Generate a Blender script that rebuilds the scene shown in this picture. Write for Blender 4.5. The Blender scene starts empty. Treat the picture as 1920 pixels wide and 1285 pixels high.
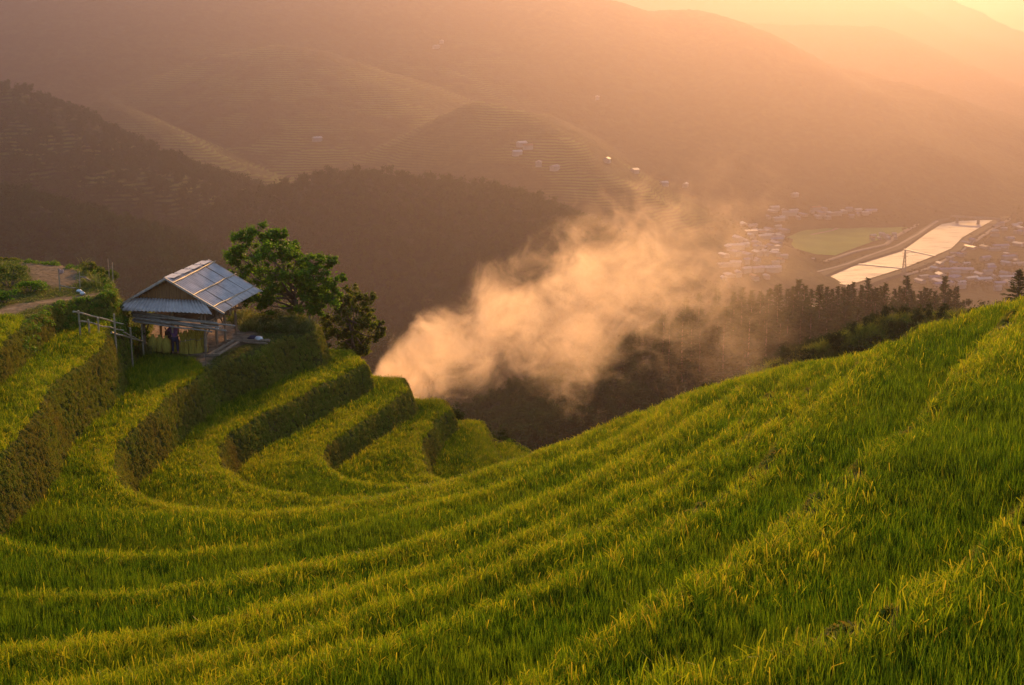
import bpy, math, random
import numpy as np
from mathutils import Vector, Matrix
random.seed(7); RNG = np.random.default_rng(11)
R = math.radians
SC = bpy.context.scene; COL = SC.collection

# ------------------------------------------------------------------ camera
F = 2637.0; PITCH = R(12.65)
cam_d = bpy.data.cameras.new('camera'); cam = bpy.data.objects.new('camera', cam_d); COL.objects.link(cam)
cam_d.sensor_width = 36.0; cam_d.lens = 36.0 * F / 1920.0
cam_d.clip_start = 0.5; cam_d.clip_end = 40000
cam.location = (0, 0, 0); cam.rotation_euler = (R(90) - PITCH, 0, 0)
SC.camera = cam

# ------------------------------------------------------------------ light
SUN_AZ, SUN_EL = 13.0, 16.5
SC.view_settings.view_transform = 'Standard'; SC.view_settings.look = 'None'
SC.view_settings.gamma = 1.0; SC.view_settings.exposure = EXPOSURE = 0.82
w = bpy.data.worlds.new('World'); SC.world = w; w.use_nodes = True
nt = w.node_tree; bg = nt.nodes['Background']
sky = nt.nodes.new('ShaderNodeTexSky'); sky.sky_type = 'NISHITA'; sky.sun_disc = False
sky.sun_elevation = R(SUN_EL); sky.sun_rotation = R(SUN_AZ); sky.altitude = 900
sky.air_density = 1.0; sky.dust_density = 1.6; sky.ozone_density = 1.0
nt.links.new(sky.outputs[0], bg.inputs[0]); bg.inputs[1].default_value = 0.15
sd = bpy.data.lights.new('sun', 'SUN'); sun = bpy.data.objects.new('sun', sd); COL.objects.link(sun)
sd.energy = 5.0; sd.angle = R(4); sd.color = (1.0, 0.51, 0.145)
sdir = Vector((math.sin(R(SUN_AZ)) * math.cos(R(SUN_EL)), math.cos(R(SUN_AZ)) * math.cos(R(SUN_EL)), math.sin(R(SUN_EL))))
sun.rotation_euler = sdir.to_track_quat('Z', 'Y').to_euler(); sun.location = (20, 60, 60)

cy = SC.cycles
cy.use_denoising = True
try: cy.denoiser = 'OPENIMAGEDENOISE'; cy.denoising_input_passes = 'RGB_ALBEDO_NORMAL'
except Exception: pass
cy.max_bounces = 6; cy.diffuse_bounces = 2; cy.glossy_bounces = 2; cy.transmission_bounces = 4
cy.volume_bounces = 2; cy.transparent_max_bounces = 12; cy.volume_step_rate = 1.0; cy.volume_max_steps = 256
cy.sample_clamp_indirect = 4.0; cy.use_adaptive_sampling = False
cy.caustics_reflective = False; cy.caustics_refractive = False

# ------------------------------------------------------------------ helpers
def unz(px, py, z):
    a = (px - 960) / F; b = -(py - 642.5) / F
    d = Vector((a, math.cos(PITCH) + b * math.sin(PITCH), -math.sin(PITCH) + b * math.cos(PITCH)))
    return d * (z / d.z)
def und(px, py, D):          # point seen there, D metres ahead
    a = (px - 960) / F; b = -(py - 642.5) / F
    d = Vector((a, math.cos(PITCH) + b * math.sin(PITCH), -math.sin(PITCH) + b * math.cos(PITCH)))
    return d * (D / d.y)
def proj(x, y, z):
    d = y * math.cos(PITCH) - z * math.sin(PITCH); u = y * math.sin(PITCH) + z * math.cos(PITCH)
    return 960 + F * x / d, 642.5 - F * u / d

def hash2(ix, iy, s):
    n = (ix.astype(np.int64) * 374761393 + iy.astype(np.int64) * 668265263 + s * 982451653) & 0xffffffff
    n = ((n ^ (n >> 13)) * 1274126177) & 0xffffffff
    return ((n ^ (n >> 16)) & 0xffff) / 65535.0
def vnoise(x, y, s=0):
    ix = np.floor(x); iy = np.floor(y); fx = x - ix; fy = y - iy
    fx = fx * fx * (3 - 2 * fx); fy = fy * fy * (3 - 2 * fy)
    a = hash2(ix, iy, s); b = hash2(ix + 1, iy, s); c = hash2(ix, iy + 1, s); d = hash2(ix + 1, iy + 1, s)
    return (a + (b - a) * fx) * (1 - fy) + (c + (d - c) * fx) * fy - 0.5
def fbm(x, y, octv=4, s=0, gain=0.5):
    t = 0; a = 1.0
    for i in range(octv):
        t = t + a * vnoise(x * 2 ** i + 17.3 * i, y * 2 ** i - 9.1 * i, s + i); a *= gain
    return t
def sstep(a, b, x):
    t = np.clip((x - a) / (b - a), 0, 1); return t * t * (3 - 2 * t)

def mesh_np(name, V, faces, mat=None, smooth=False):
    me = bpy.data.meshes.new(name)
    V = np.asarray(V, np.float32)
    if isinstance(faces, np.ndarray):
        n, k = faces.shape
        me.vertices.add(len(V)); me.vertices.foreach_set('co', V.ravel())
        me.loops.add(n * k); me.loops.foreach_set('vertex_index', faces.astype(np.int32).ravel())
        me.polygons.add(n); me.polygons.foreach_set('loop_start', np.arange(0, n * k, k, dtype=np.int32))
        me.update(calc_edges=True)
    else:
        me.from_pydata([tuple(v) for v in V.tolist()], [], faces); me.update()
    if mat:
        for m in (mat if isinstance(mat, (list, tuple)) else [mat]): me.materials.append(m)
    if smooth: me.polygons.foreach_set('use_smooth', np.ones(len(me.polygons), bool))
    return me
def attr(me, name, vals, typ='FLOAT', dom='POINT'):
    a = me.attributes.new(name, typ, dom)
    a.data.foreach_set('value' if typ == 'FLOAT' else 'vector', np.asarray(vals, np.float32).ravel())
def link(name, me, parent=None, loc=None):
    o = bpy.data.objects.new(name, me); COL.objects.link(o)
    if parent: o.parent = parent
    if loc is not None: o.location = loc
    return o
def tag(o, label=None, cat=None, group=None, kind=None):
    if label: o['label'] = label
    if cat: o['category'] = cat
    if group: o['group'] = group
    if kind: o['kind'] = kind
    return o
def empty(name, loc=(0, 0, 0), rz=0):
    o = bpy.data.objects.new(name, None); COL.objects.link(o); o.location = loc; o.rotation_euler = (0, 0, rz)
    o.empty_display_size = 0.3; return o
def copy_tree(o, parent=None):
    c = o.copy(); COL.objects.link(c); c.parent = parent
    for ch in list(o.children): copy_tree(ch, c)
    return c

class MB:
    def __init__(s): s.v = []; s.f = []; s.m = []; s.cm = 0
    def add(s, vs, fs):
        b = len(s.v); s.v += [tuple(v) for v in vs]; s.f += [tuple(i + b for i in f) for f in fs]; s.m += [s.cm] * len(fs); return s
    def box(s, c, sz, M=None):
        x, y, z = [k / 2 for k in sz]
        vs = [Vector((i * x, j * y, k * z)) for i in (-1, 1) for j in (-1, 1) for k in (-1, 1)]
        c = Vector(c); vs = [(M @ v if M else v) + c for v in vs]
        return s.add(vs, [(0, 1, 3, 2), (4, 6, 7, 5), (0, 4, 5, 1), (2, 3, 7, 6), (0, 2, 6, 4), (1, 5, 7, 3)])
    def bar(s, a, b, w, h=None):       # rectangular beam from a to b
        a = Vector(a); b = Vector(b); h = h or w; d = (b - a)
        q = d.to_track_quat('Z', 'Y').to_matrix()
        return s.box((a + b) / 2, (w, h, d.length), q)
    def tube(s, pts, rad, n=7, jit=0.0):
        pts = [Vector(p) for p in pts]
        if not isinstance(rad, (list, tuple)): rad = [rad] * len(pts)
        vs = []; fs = []
        for i, p in enumerate(pts):
            t = (pts[min(i + 1, len(pts) - 1)] - pts[max(i - 1, 0)])
            q = t.to_track_quat('Z', 'Y').to_matrix()
            for k in range(n):
                a = 2 * math.pi * k / n; r = rad[i] * (1 + random.uniform(-jit, jit))
                vs.append(p + q @ Vector((math.cos(a) * r, math.sin(a) * r, 0)))
        for i in range(len(pts) - 1):
            for k in range(n):
                fs.append((i * n + k, i * n + (k + 1) % n, (i + 1) * n + (k + 1) % n, (i + 1) * n + k))
        fs.append(tuple(range(n))[::-1]); fs.append(tuple((len(pts) - 1) * n + k for k in range(n)))
        return s.add(vs, fs)
    def build(s, name, mat, parent=None, smooth=False, loc=None):
        me = mesh_np(name, s.v, s.f, mat, smooth)
        if max(s.m, default=0) > 0: me.polygons.foreach_set('material_index', s.m)
        return link(name, me, parent, loc)
def pole(a, b, r, n=6, wob=0.02, segs=5, r2=None):
    a = Vector(a); b = Vector(b); L = (b - a).length; pts = []
    for i in range(segs + 1):
        p = a.lerp(b, i / segs)
        if 0 < i < segs: p += Vector([random.uniform(-1, 1) * wob for _ in range(3)])
        pts.append(p)
    r2 = r if r2 is None else r2
    return MB().tube(pts, [r + (r2 - r) * i / segs for i in range(segs + 1)], n)

# ------------------------------------------------------------------ materials
def mat(name):
    m = bpy.data.materials.new(name); m.use_nodes = True
    return m, m.node_tree, m.node_tree.nodes['Principled BSDF']
def N(t, typ, **kw):
    n = t.nodes.new(typ)
    for k, v in kw.items(): setattr(n, k, v)
    return n
def noise(t, scale, detail=4, co=None, rough=0.55, dist=0):
    n = N(t, 'ShaderNodeTexNoise'); n.inputs['Scale'].default_value = scale; n.inputs['Detail'].default_value = detail
    n.inputs['Roughness'].default_value = rough; n.inputs['Distortion'].default_value = dist
    if co: t.links.new(co, n.inputs['Vector'])
    return n.outputs['Fac']
def ramp(t, fac, stops):
    r = N(t, 'ShaderNodeValToRGB'); t.links.new(fac, r.inputs[0]); e = r.color_ramp.elements
    while len(e) < len(stops): e.new(0.5)
    for i, (p, c) in enumerate(stops): e[i].position = p; e[i].color = (*c, 1) if len(c) == 3 else c
    return r.outputs[0]
def mixc(t, fac, a, b, mode='MIX'):
    m = N(t, 'ShaderNodeMix', data_type='RGBA', blend_type=mode)
    for sock, v in ((m.inputs[0], fac), (m.inputs[6], a), (m.inputs[7], b)):
        if hasattr(v, 'links') or hasattr(v, 'is_output'): t.links.new(v, sock)
        elif isinstance(v, (int, float)): sock.default_value = v
        else: sock.default_value = (*v, 1)
    return m.outputs[2]
def math_(t, op, a, b=None, c=None, clamp=False):
    m = N(t, 'ShaderNodeMath', operation=op); m.use_clamp = clamp
    for i, v in enumerate((a, b, c)):
        if v is None: continue
        if isinstance(v, (int, float)): m.inputs[i].default_value = v
        else: t.links.new(v, m.inputs[i])
    return m.outputs[0]
def gpos(t): return N(t, 'ShaderNodeNewGeometry').outputs['Position']
def opos(t): return N(t, 'ShaderNodeTexCoord').outputs['Object']
def bump(t, b, h, strength, dist=0.1):
    n = N(t, 'ShaderNodeBump'); n.inputs['Strength'].default_value = strength; n.inputs['Distance'].default_value = dist
    t.links.new(h, n.inputs['Height']); t.links.new(n.outputs[0], b.inputs['Normal'])

def simple(name, c1, c2, scale=8, rough=0.8, stretch=None, bmp=0.3, metal=0):
    m, t, b = mat(name); co = opos(t)
    if stretch:
        mp = N(t, 'ShaderNodeMapping'); mp.inputs['Scale'].default_value = stretch; t.links.new(co, mp.inputs[0]); co = mp.outputs[0]
    f = noise(t, scale, 5, co)
    t.links.new(ramp(t, f, [(0.3, c1), (0.7, c2)]), b.inputs['Base Color'])
    b.inputs['Roughness'].default_value = rough; b.inputs['Metallic'].default_value = metal
    if bmp: bump(t, b, f, bmp, 0.02)
    return m
def leafmat(name, stops, trans=0.45, patch=0.35, patchcol=(0.16, 0.13, 0.02), spec=0.15, tint='tint'):
    """thin leaf: diffuse + translucent; colour by per-blade tint, plus patches in the field"""
    m, t, b = mat(name)
    at = N(t, 'ShaderNodeAttribute', attribute_name=tint)
    rnd = N(t, 'ShaderNodeObjectInfo').outputs['Random']
    f = math_(t, 'ADD', math_(t, 'MULTIPLY', at.outputs['Fac'], 0.75), math_(t, 'MULTIPLY', rnd, 0.25))
    c = ramp(t, f, stops)
    pn = noise(t, 0.35, 3, gpos(t)); pm = math_(t, 'MULTIPLY', math_(t, 'SUBTRACT', pn, 0.42, clamp=True), patch * 5, clamp=True)
    c = mixc(t, pm, c, patchcol)
    t.links.new(c, b.inputs['Base Color']); b.inputs['Roughness'].default_value = 0.6
    b.inputs['Specular IOR Level'].default_value = spec
    tr = N(t, 'ShaderNodeBsdfTranslucent'); cc = mixc(t, 0.5, c, mixc(t, 1.0, c, (1.6, 1.55, 0.5), 'MULTIPLY'))
    t.links.new(cc, tr.inputs[0])
    mx = N(t, 'ShaderNodeMixShader'); mx.inputs[0].default_value = trans
    t.links.new(b.outputs[0], mx.inputs[1]); t.links.new(tr.outputs[0], mx.inputs[2])
    t.links.new(mx.outputs[0], t.nodes['Material Output'].inputs[0])
    return m
M = {}
M['rice'] = leafmat('rice_leaf', [(0.0, (0.012, 0.038, 0.003)), (0.3, (0.048, 0.112, 0.005)), (0.55, (0.15, 0.24, 0.007)), (0.78, (0.34, 0.33, 0.012)), (1.0, (0.48, 0.29, 0.05))], 0.5, 0.2, (0.17, 0.2, 0.01))
M['bank'] = leafmat('bank_leaf', [(0.0, (0.10, 0.15, 0.018)), (0.5, (0.20, 0.24, 0.028)), (0.8, (0.30, 0.25, 0.045)), (1.0, (0.38, 0.23, 0.07))], 0.25, 0.5, (0.20, 0.14, 0.035), 0.0)
M['weed'] = leafmat('weed_leaf', [(0.0, (0.05, 0.09, 0.015)), (0.5, (0.11, 0.16, 0.03)), (1.0, (0.34, 0.3, 0.14))], 0.4, 0.2, spec=0.03)
M['leaf'] = leafmat('tree_leaf', [(0.0, (0.03, 0.08, 0.006)), (0.5, (0.075, 0.17, 0.009)), (1.0, (0.17, 0.28, 0.014))], 0.45, 0.1, (0.07, 0.1, 0.01))
M['leaf2'] = leafmat('bush_leaf', [(0.0, (0.03, 0.06, 0.006)), (0.5, (0.08, 0.12, 0.01)), (1.0, (0.22, 0.20, 0.02))], 0.45, 0.1, (0.1, 0.09, 0.02))
M['pine'] = leafmat('pine_needles', [(0.0, (0.02, 0.035, 0.01)), (1.0, (0.055, 0.08, 0.02))], 0.2, 0.0, spec=0.0)
M['wood_mass'] = leafmat('wood_foliage', [(0.0, (0.025, 0.036, 0.01)), (1.0, (0.055, 0.08, 0.02))], 0.12, 0.0, spec=0.0)
M['bark'] = simple('bark', (0.09, 0.065, 0.045), (0.22, 0.16, 0.11), 6, 0.9, (1, 1, 0.2))
M['pale_bark'] = simple('pale_bark', (0.35, 0.30, 0.24), (0.6, 0.52, 0.42), 6, 0.9, (1, 1, 0.2))
M['plank'] = simple('plank', (0.17, 0.075, 0.028), (0.36, 0.18, 0.06), 5, 0.8, (6, 6, 0.4))
M['timber'] = simple('timber', (0.20, 0.13, 0.08), (0.42, 0.29, 0.18), 6, 0.85, (3, 3, 0.5))
M['bamboo'] = simple('bamboo', (0.22, 0.16, 0.10), (0.42, 0.33, 0.21), 5, 0.6, (1, 1, 1))
M['greybamboo'] = simple('weathered_bamboo', (0.30, 0.24, 0.19), (0.55, 0.46, 0.38), 5, 0.7)
M['sheet'] = simple('fibre_cement_sheet', (0.46, 0.38, 0.34), (0.70, 0.59, 0.53), 2.5, 0.7, None, 0.1)
M['ridge'] = simple('ridge_cap', (0.38, 0.34, 0.32), (0.6, 0.55, 0.5), 4, 0.7)
M['dirt'] = simple('packed_dirt', (0.20, 0.12, 0.075), (0.36, 0.24, 0.16), 2.0, 0.95)
M['yellow'] = simple('straw_yellow', (0.42, 0.28, 0.03), (0.75, 0.55, 0.08), 6, 0.8, (4, 4, 0.5))
M['white'] = simple('white_plastic', (0.6, 0.6, 0.62), (0.8, 0.8, 0.8), 4, 0.5)
M['pinkcloth'] = simple('faded_cloth', (0.5, 0.26, 0.22), (0.75, 0.5, 0.42), 5, 0.9)
M['purple'] = simple('purple_shirt', (0.16, 0.06, 0.15), (0.27, 0.11, 0.24), 8, 0.9)
M['navy'] = simple('dark_cloth', (0.02, 0.02, 0.045), (0.05, 0.045, 0.08), 8, 0.9)
M['skin'] = simple('skin', (0.32, 0.17, 0.10), (0.38, 0.21, 0.13), 6, 0.6, None, 0)
M['hair'] = simple('hair', (0.012, 0.01, 0.008), (0.03, 0.022, 0.018), 20, 0.5)
M['strawhat'] = simple('straw_hat', (0.5, 0.38, 0.2), (0.68, 0.55, 0.32), 12, 0.8)
M['teal'] = simple('teal_plastic', (0.02, 0.10, 0.13), (0.04, 0.16, 0.19), 4, 0.5)
M['ash'] = simple('charred_straw', (0.03, 0.025, 0.022), (0.14, 0.11, 0.09), 5, 1.0)

# near ground: soil / turf / path by attribute
m, t, b = mat('hill_soil'); co = gpos(t)
n1 = noise(t, 0.8, 6, co); n2 = noise(t, 6, 4, co)
g = ramp(t, math_(t, 'MULTIPLY_ADD', n2, 0.5, math_(t, 'MULTIPLY', n1, 0.5)), [(0.35, (0.04, 0.042, 0.010)), (0.5, (0.075, 0.075, 0.016)), (0.68, (0.13, 0.085, 0.03))])
pa = N(t, 'ShaderNodeAttribute', attribute_name='path').outputs['Fac']
pc = ramp(t, noise(t, 3.0, 6, co), [(0.3, (0.16, 0.10, 0.06)), (0.7, (0.36, 0.25, 0.16))])
fa = N(t, 'ShaderNodeAttribute', attribute_name='field').outputs['Fac']
fc = ramp(t, noise(t, 5.0, 6, co), [(0.3, (0.10, 0.07, 0.035)), (0.7, (0.26, 0.18, 0.11))])
g = mixc(t, pa, g, pc); g = mixc(t, fa, g, fc)
t.links.new(g, b.inputs['Base Color']); b.inputs['Roughness'].default_value = 1.0; b.inputs['Specular IOR Level'].default_value = 0.03; bump(t, b, n2, 0.8, 0.1)
M['soil'] = m

# far terrain
m, t, b = mat('valley_terrain'); co = gpos(t)
n1 = noise(t, 0.006, 8, co, 0.6); n2 = noise(t, 0.06, 6, co, 0.7)
g = ramp(t, math_(t, 'MULTIPLY_ADD', n2, 0.6, math_(t, 'MULTIPLY', n1, 0.4)), [(0.38, (0.012, 0.020, 0.008)), (0.5, (0.03, 0.042, 0.014)), (0.62, (0.065, 0.075, 0.025))])
sx = N(t, 'ShaderNodeSeparateXYZ'); t.links.new(co, sx.inputs[0])
wob = math_(t, 'MULTIPLY_ADD', noise(t, 0.02, 3, co), 6.0, sx.outputs['Z'])
st = math_(t, 'FRACT', math_(t, 'DIVIDE', wob, 3.4))
tc = ramp(t, st, [(0.0, (0.05, 0.05, 0.02)), (0.35, (0.06, 0.06, 0.02)), (0.5, (0.13, 0.165, 0.033)), (0.95, (0.11, 0.145, 0.028)), (1.0, (0.05, 0.05, 0.02))])
ta = N(t, 'ShaderNodeAttribute', attribute_name='terr').outputs['Fac']
tn = math_(t, 'MULTIPLY', math_(t, 'SUBTRACT', noise(t, 0.010, 5, co), 0.42, clamp=True), 7.0, clamp=True)
g = mixc(t, math_(t, 'MULTIPLY', ta, tn), g, tc)
t.links.new(g, b.inputs['Base Color']); b.inputs['Roughness'].default_value = 1.0; b.inputs['Specular IOR Level'].default_value = 0.1
bump(t, b, n2, 1.0, 12.0)
M['far'] = m

# ------------------------------------------------------------------ terrace levels: canopy height and lip outline (traced, then carried to its own level plane)
W = lambda x, y: ('w', x, y)
LV = [
 ('T7', -22.75, [W(-90, 106), W(-30, 96), W(-10, 92), (935, 826), (965, 824), (980, 838), (1000, 846), (1100, 841), (1300, 800), (1500, 770), (1920, 720), (2400, 700)]),
 ('T6', -21.5, [W(-90, 103), W(-30, 92), W(-8, 86), (862, 783), (908, 783), (924, 808), (930, 834), (942, 857), (1000, 862), (1100, 838), (1300, 780), (1500, 750), (1920, 700), (2400, 680)]),
 ('T5', -20.3, [W(-90, 100), W(-30, 89), W(-12, 84), (782, 746), (838, 744), (850, 764), (822, 789), (806, 814), (798, 840), (799, 862), (812, 885), (834, 896), (870, 893), (920, 882), (1040, 846), (1200, 795), (1500, 730), (1920, 680), (2400, 660)]),
 ('T4', -19.05, [W(-90, 97), W(-30, 86), W(-16, 82), (700, 703), (763, 706), (772, 730), (727, 762), (686, 789), (634, 820), (615, 838), (611, 855), (622, 872), (646, 888), (720, 908), (800, 906), (850, 898), (910, 882), (1040, 840), (1200, 785), (1500, 715), (1920, 670), (2400, 650)]),
 ('T3', -17.55, [W(-90, 94), W(-30, 84), W(-18, 81), (560, 652), (662, 652), (692, 676), (673, 684), (584, 731), (506, 770), (438, 813), (417, 836), (415, 852), (428, 873), (459, 896), (506, 911), (600, 926), (700, 921), (765, 911), (831, 898), (910, 879), (1040, 832), (1200, 772), (1300, 735), (1500, 695), (1920, 650), (2400, 630)]),
 ('T2', -15.65, [W(-90, 91), W(-30, 82), (320, 570), (440, 586), (560, 594), (603, 606), (592, 616), (540, 626), (489, 652), (435, 668), (398, 682), (380, 697), (331, 731), (280, 782), (236, 823), (223, 848), (222, 873), (241, 903), (272, 918), (331, 938), (389, 949), (448, 955), (506, 955), (584, 945), (699, 928), (765, 916), (831, 900), (910, 874), (963, 853), (1040, 826), (1130, 792), (1200, 765), (1260, 742), (1400, 700), (1500, 680), (1920, 640), (2400, 610)]),
 ('T1', -13.4, [W(-90, 84), W(-30, 76.5), W(-22, 75), W(-19.6, 69), W(-18.4, 64.5), (211, 604), (206, 612), (208, 628), (196, 645), (144, 688), (97, 731), (70, 778), (0, 848), (-90, 925), (-60, 960), (0, 990), (44, 1015), (146, 1027), (255, 1030), (365, 1027), (510, 1007), (620, 980), (700, 966), (850, 928), (1000, 878), (1150, 812), (1250, 757), (1320, 722), (1420, 702), (1600, 668), (1920, 620), (2400, 580)]),
 ('T0', -12.2, [W(-90, 84), (-500, 452), (0, 478), (100, 489), (160, 500), (190, 508), (207, 525), (214, 542), (200, 549), (130, 562), (93, 576), (60, 601), (23, 632), (0, 654), (-120, 730), (-260, 850), (-260, 1010), (-100, 1082), (0, 1095), (91, 1101), (182, 1101), (292, 1093), (400, 1077), (510, 1056), (620, 1038), (700, 1024), (850, 984), (1040, 914), (1200, 828), (1300, 773), (1400, 708), (1470, 680), (1600, 660), (1750, 640), (1920, 605), (2400, 560)]),
 ('C', -11.1, [W(-90, 10), W(-30, 12), (-500, 1150), (-200, 1172), (0, 1175), (110, 1171), (255, 1154), (346, 1142), (437, 1121), (583, 1088), (700, 1058), (850, 1020), (1000, 972), (1100, 928), (1200, 880), (1300, 823), (1350, 790), (1400, 755), (1430, 715), (1500, 672), (1600, 650), (1750, 620), (1920, 585), (2400, 540)]),
 ('D', -10.0, [W(-90, 8), W(-30, 9), (-500, 1300), (-200, 1290), (0, 1270), (128, 1245), (219, 1227), (365, 1194), (437, 1178), (547, 1150), (620, 1125), (700, 1097), (850, 1058), (1040, 985), (1200, 905), (1300, 858), (1400, 792), (1500, 712), (1565, 660), (1640, 640), (1750, 606), (1920, 570), (2400, 520)]),
 ('E', -8.8, [W(-90, 6), W(-30, 7), (-300, 1420), (0, 1365), (255, 1287), (346, 1249), (474, 1209), (583, 1181), (720, 1150), (860, 1105), (1040, 1043), (1086, 1024), (1145, 1000), (1223, 956), (1315, 901), (1375, 873), (1430, 836), (1457, 798), (1542, 718), (1610, 656), (1650, 628), (1750, 590), (1870, 553), (1990, 528), (2400, 470)]),
 ('L3', -7.4, [W(-90, 4), W(-25, 5), (300, 1480), (700, 1350), (850, 1287), (950, 1240), (1040, 1192), (1095, 1154), (1205, 1084), (1310, 1034), (1370, 997), (1408, 982), (1476, 925), (1535, 870), (1588, 842), (1623, 807), (1708, 755), (1774, 693), (1823, 640), (1855, 600), (1885, 562), (1920, 547), (2020, 528), (2400, 440)]),
 ('L4', -5.8, [W(-60, 2), W(-15, 4), (700, 1480), (960, 1320), (1178, 1218), (1389, 1185), (1499, 1144), (1613, 1098), (1720, 1050), (1823, 1000), (1856, 957), (1920, 866), (2060, 700), (2300, 560), (2600, 470)]),
]
Z7 = -22.75
CLOSE = [(160, 70), (160, -30), (-90, -30)]
polys = []
for nm, z, pts in LV:
    P = [(p[1], p[2]) if p[0] == 'w' else tuple(unz(p[0], p[1], z)[:2]) for p in pts]
    P = np.array(P + CLOSE)
    polys.append((nm, z, P))
def sdf(px, py, P):      # + inside
    d2 = np.full(px.shape, 1e12); ins = np.zeros(px.shape, bool)
    n = len(P)
    for i in range(n):
        ax, ay = P[i]; bx, by = P[(i + 1) % n]; ex, ey = bx - ax, by - ay
        wx, wy = px - ax, py - ay
        t = np.clip((wx * ex + wy * ey) / (ex * ex + ey * ey + 1e-9), 0, 1)
        d2 = np.minimum(d2, (wx - ex * t) ** 2 + (wy - ey * t) ** 2)
        c = ((ay > py) != (by > py)) & (px < (bx - ax) * (py - ay) / (by - ay + 1e-12) + ax)
        ins ^= c
    return np.where(ins, 1, -1) * np.sqrt(d2)

# far ridges: crest polylines [(px, py, distance)], slope, roughness
RID = {
 'A': ([(-500, -60, 3300), (200, -55, 3400), (700, -50, 3500), (1000, -25, 3500), (1120, -5, 3500), (1175, 28, 3450), (1230, 20, 3500), (1290, 18, 3500), (1330, 35, 3500), (1385, 80, 3500), (1440, 104, 3500), (1500, 118, 3520), (1600, 128, 3550), (1700, 165, 3600), (1830, 212, 3650), (1960, 245, 3700), (2300, 330, 3700)], 0.42, 60),
 'B': ([(1150, 30, 5000), (1350, 45, 5000), (1500, 45, 5000), (1640, 48, 5000), (1700, 72, 5050), (1780, 128, 5100), (1830, 150, 5100), (1920, 165, 5100), (2400, 200, 5200)], 0.45, 50),
 'C': ([(1000, -30, 7000), (1500, -25, 7000), (1640, -6, 7000), (1700, 22, 7000), (1780, 55, 7000), (1840, 84, 7000), (1920, 115, 7000), (2400, 250, 7000)], 0.45, 60),
 'D': ([(1300, -30, 8400), (1700, -20, 8400), (1765, -4, 8400), (1800, 15, 8400), (1860, 38, 8400), (1920, 58, 8400), (2400, 120, 8400)], 0.5, 60),
 'S1': ([(330, 160, 2700), (380, 118, 2750), (430, 98, 2750), (520, 84, 2750), (600, 95, 2720), (660, 130, 2650), (760, 200, 2500), (860, 280, 2350)], 0.40, 30),
 'S1b': ([(780, 90, 3000), (860, 140, 2900), (920, 180, 2800), (1000, 230, 2600)], 0.42, 25),
 'S2': ([(-400, 120, 1500), (0, 168, 1500), (60, 190, 1500), (110, 215, 1480), (200, 262, 1450), (216, 300, 1400), (260, 370, 1350), (330, 440, 1300)], 0.55, 26),
 'S3': ([(200, 190, 2300), (330, 250, 2200), (500, 330, 2000), (560, 400, 1900)], 0.45, 26),
 'H': ([(860, 215, 2300), (900, 190, 2200), (985, 208, 2150), (1060, 262, 2050), (1130, 302, 2000), (1210, 332, 2200), (1300, 365, 2500), (1380, 392, 2700)], 0.50, 20),
 'Fh': ([(300, 484, 1121), (400, 439, 1180), (470, 384, 1253), (540, 359, 1298), (610, 339, 1327), (690, 332, 1327), (780, 344, 1327), (870, 355, 1327), (950, 370, 1298), (1030, 404, 1253), (1085, 464, 1180), (1110, 574, 1032)], 0.62, 24),
 'G': ([(-400, 330, 1000), (0, 372, 1000), (150, 420, 950), (260, 470, 900), (380, 540, 800)], 0.55, 24),
 'P': ([(1000, 830, 315), (1100, 760, 345), (1180, 690, 375), (1260, 622, 405), (1400, 602, 427), (1600, 597, 435), (1750, 592, 435), (1900, 584, 420), (2100, 580, 390), (2400, 560, 375)], 0.55, 5),
 'Q': ([(1380, 725, 108), (1450, 690, 108), (1530, 655, 110), (1600, 626, 112), (1680, 600, 115), (1780, 590, 118), (2000, 570, 120)], 0.7, 1.0),
}
VZ = -350.0
RP = {}
for k, (pts, sl, ro) in RID.items():
    RP[k] = (np.array([tuple(und(*p)) for p in pts]), sl, ro)
def ridge(px, py, k):
    P, sl, ro = RP[k]; best = np.full(px.shape, -1e9)
    for i in range(len(P) - 1):
        a, b = P[i], P[i + 1]; ex, ey = b[0] - a[0], b[1] - a[1]
        t = np.clip(((px - a[0]) * ex + (py - a[1]) * ey) / (ex * ex + ey * ey), 0, 1)
        d = np.sqrt((px - a[0] - ex * t) ** 2 + (py - a[1] - ey * t) ** 2)
        z = a[2] + (b[2] - a[2]) * t - sl * d * d / (d + ro * 1.2)
        best = np.maximum(best, z)
    return best
def smax(a, b, k):
    h = np.clip(0.5 + 0.5 * (a - b) / k, 0, 1); return b + (a - b) * h + k * h * (1 - h)
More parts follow.
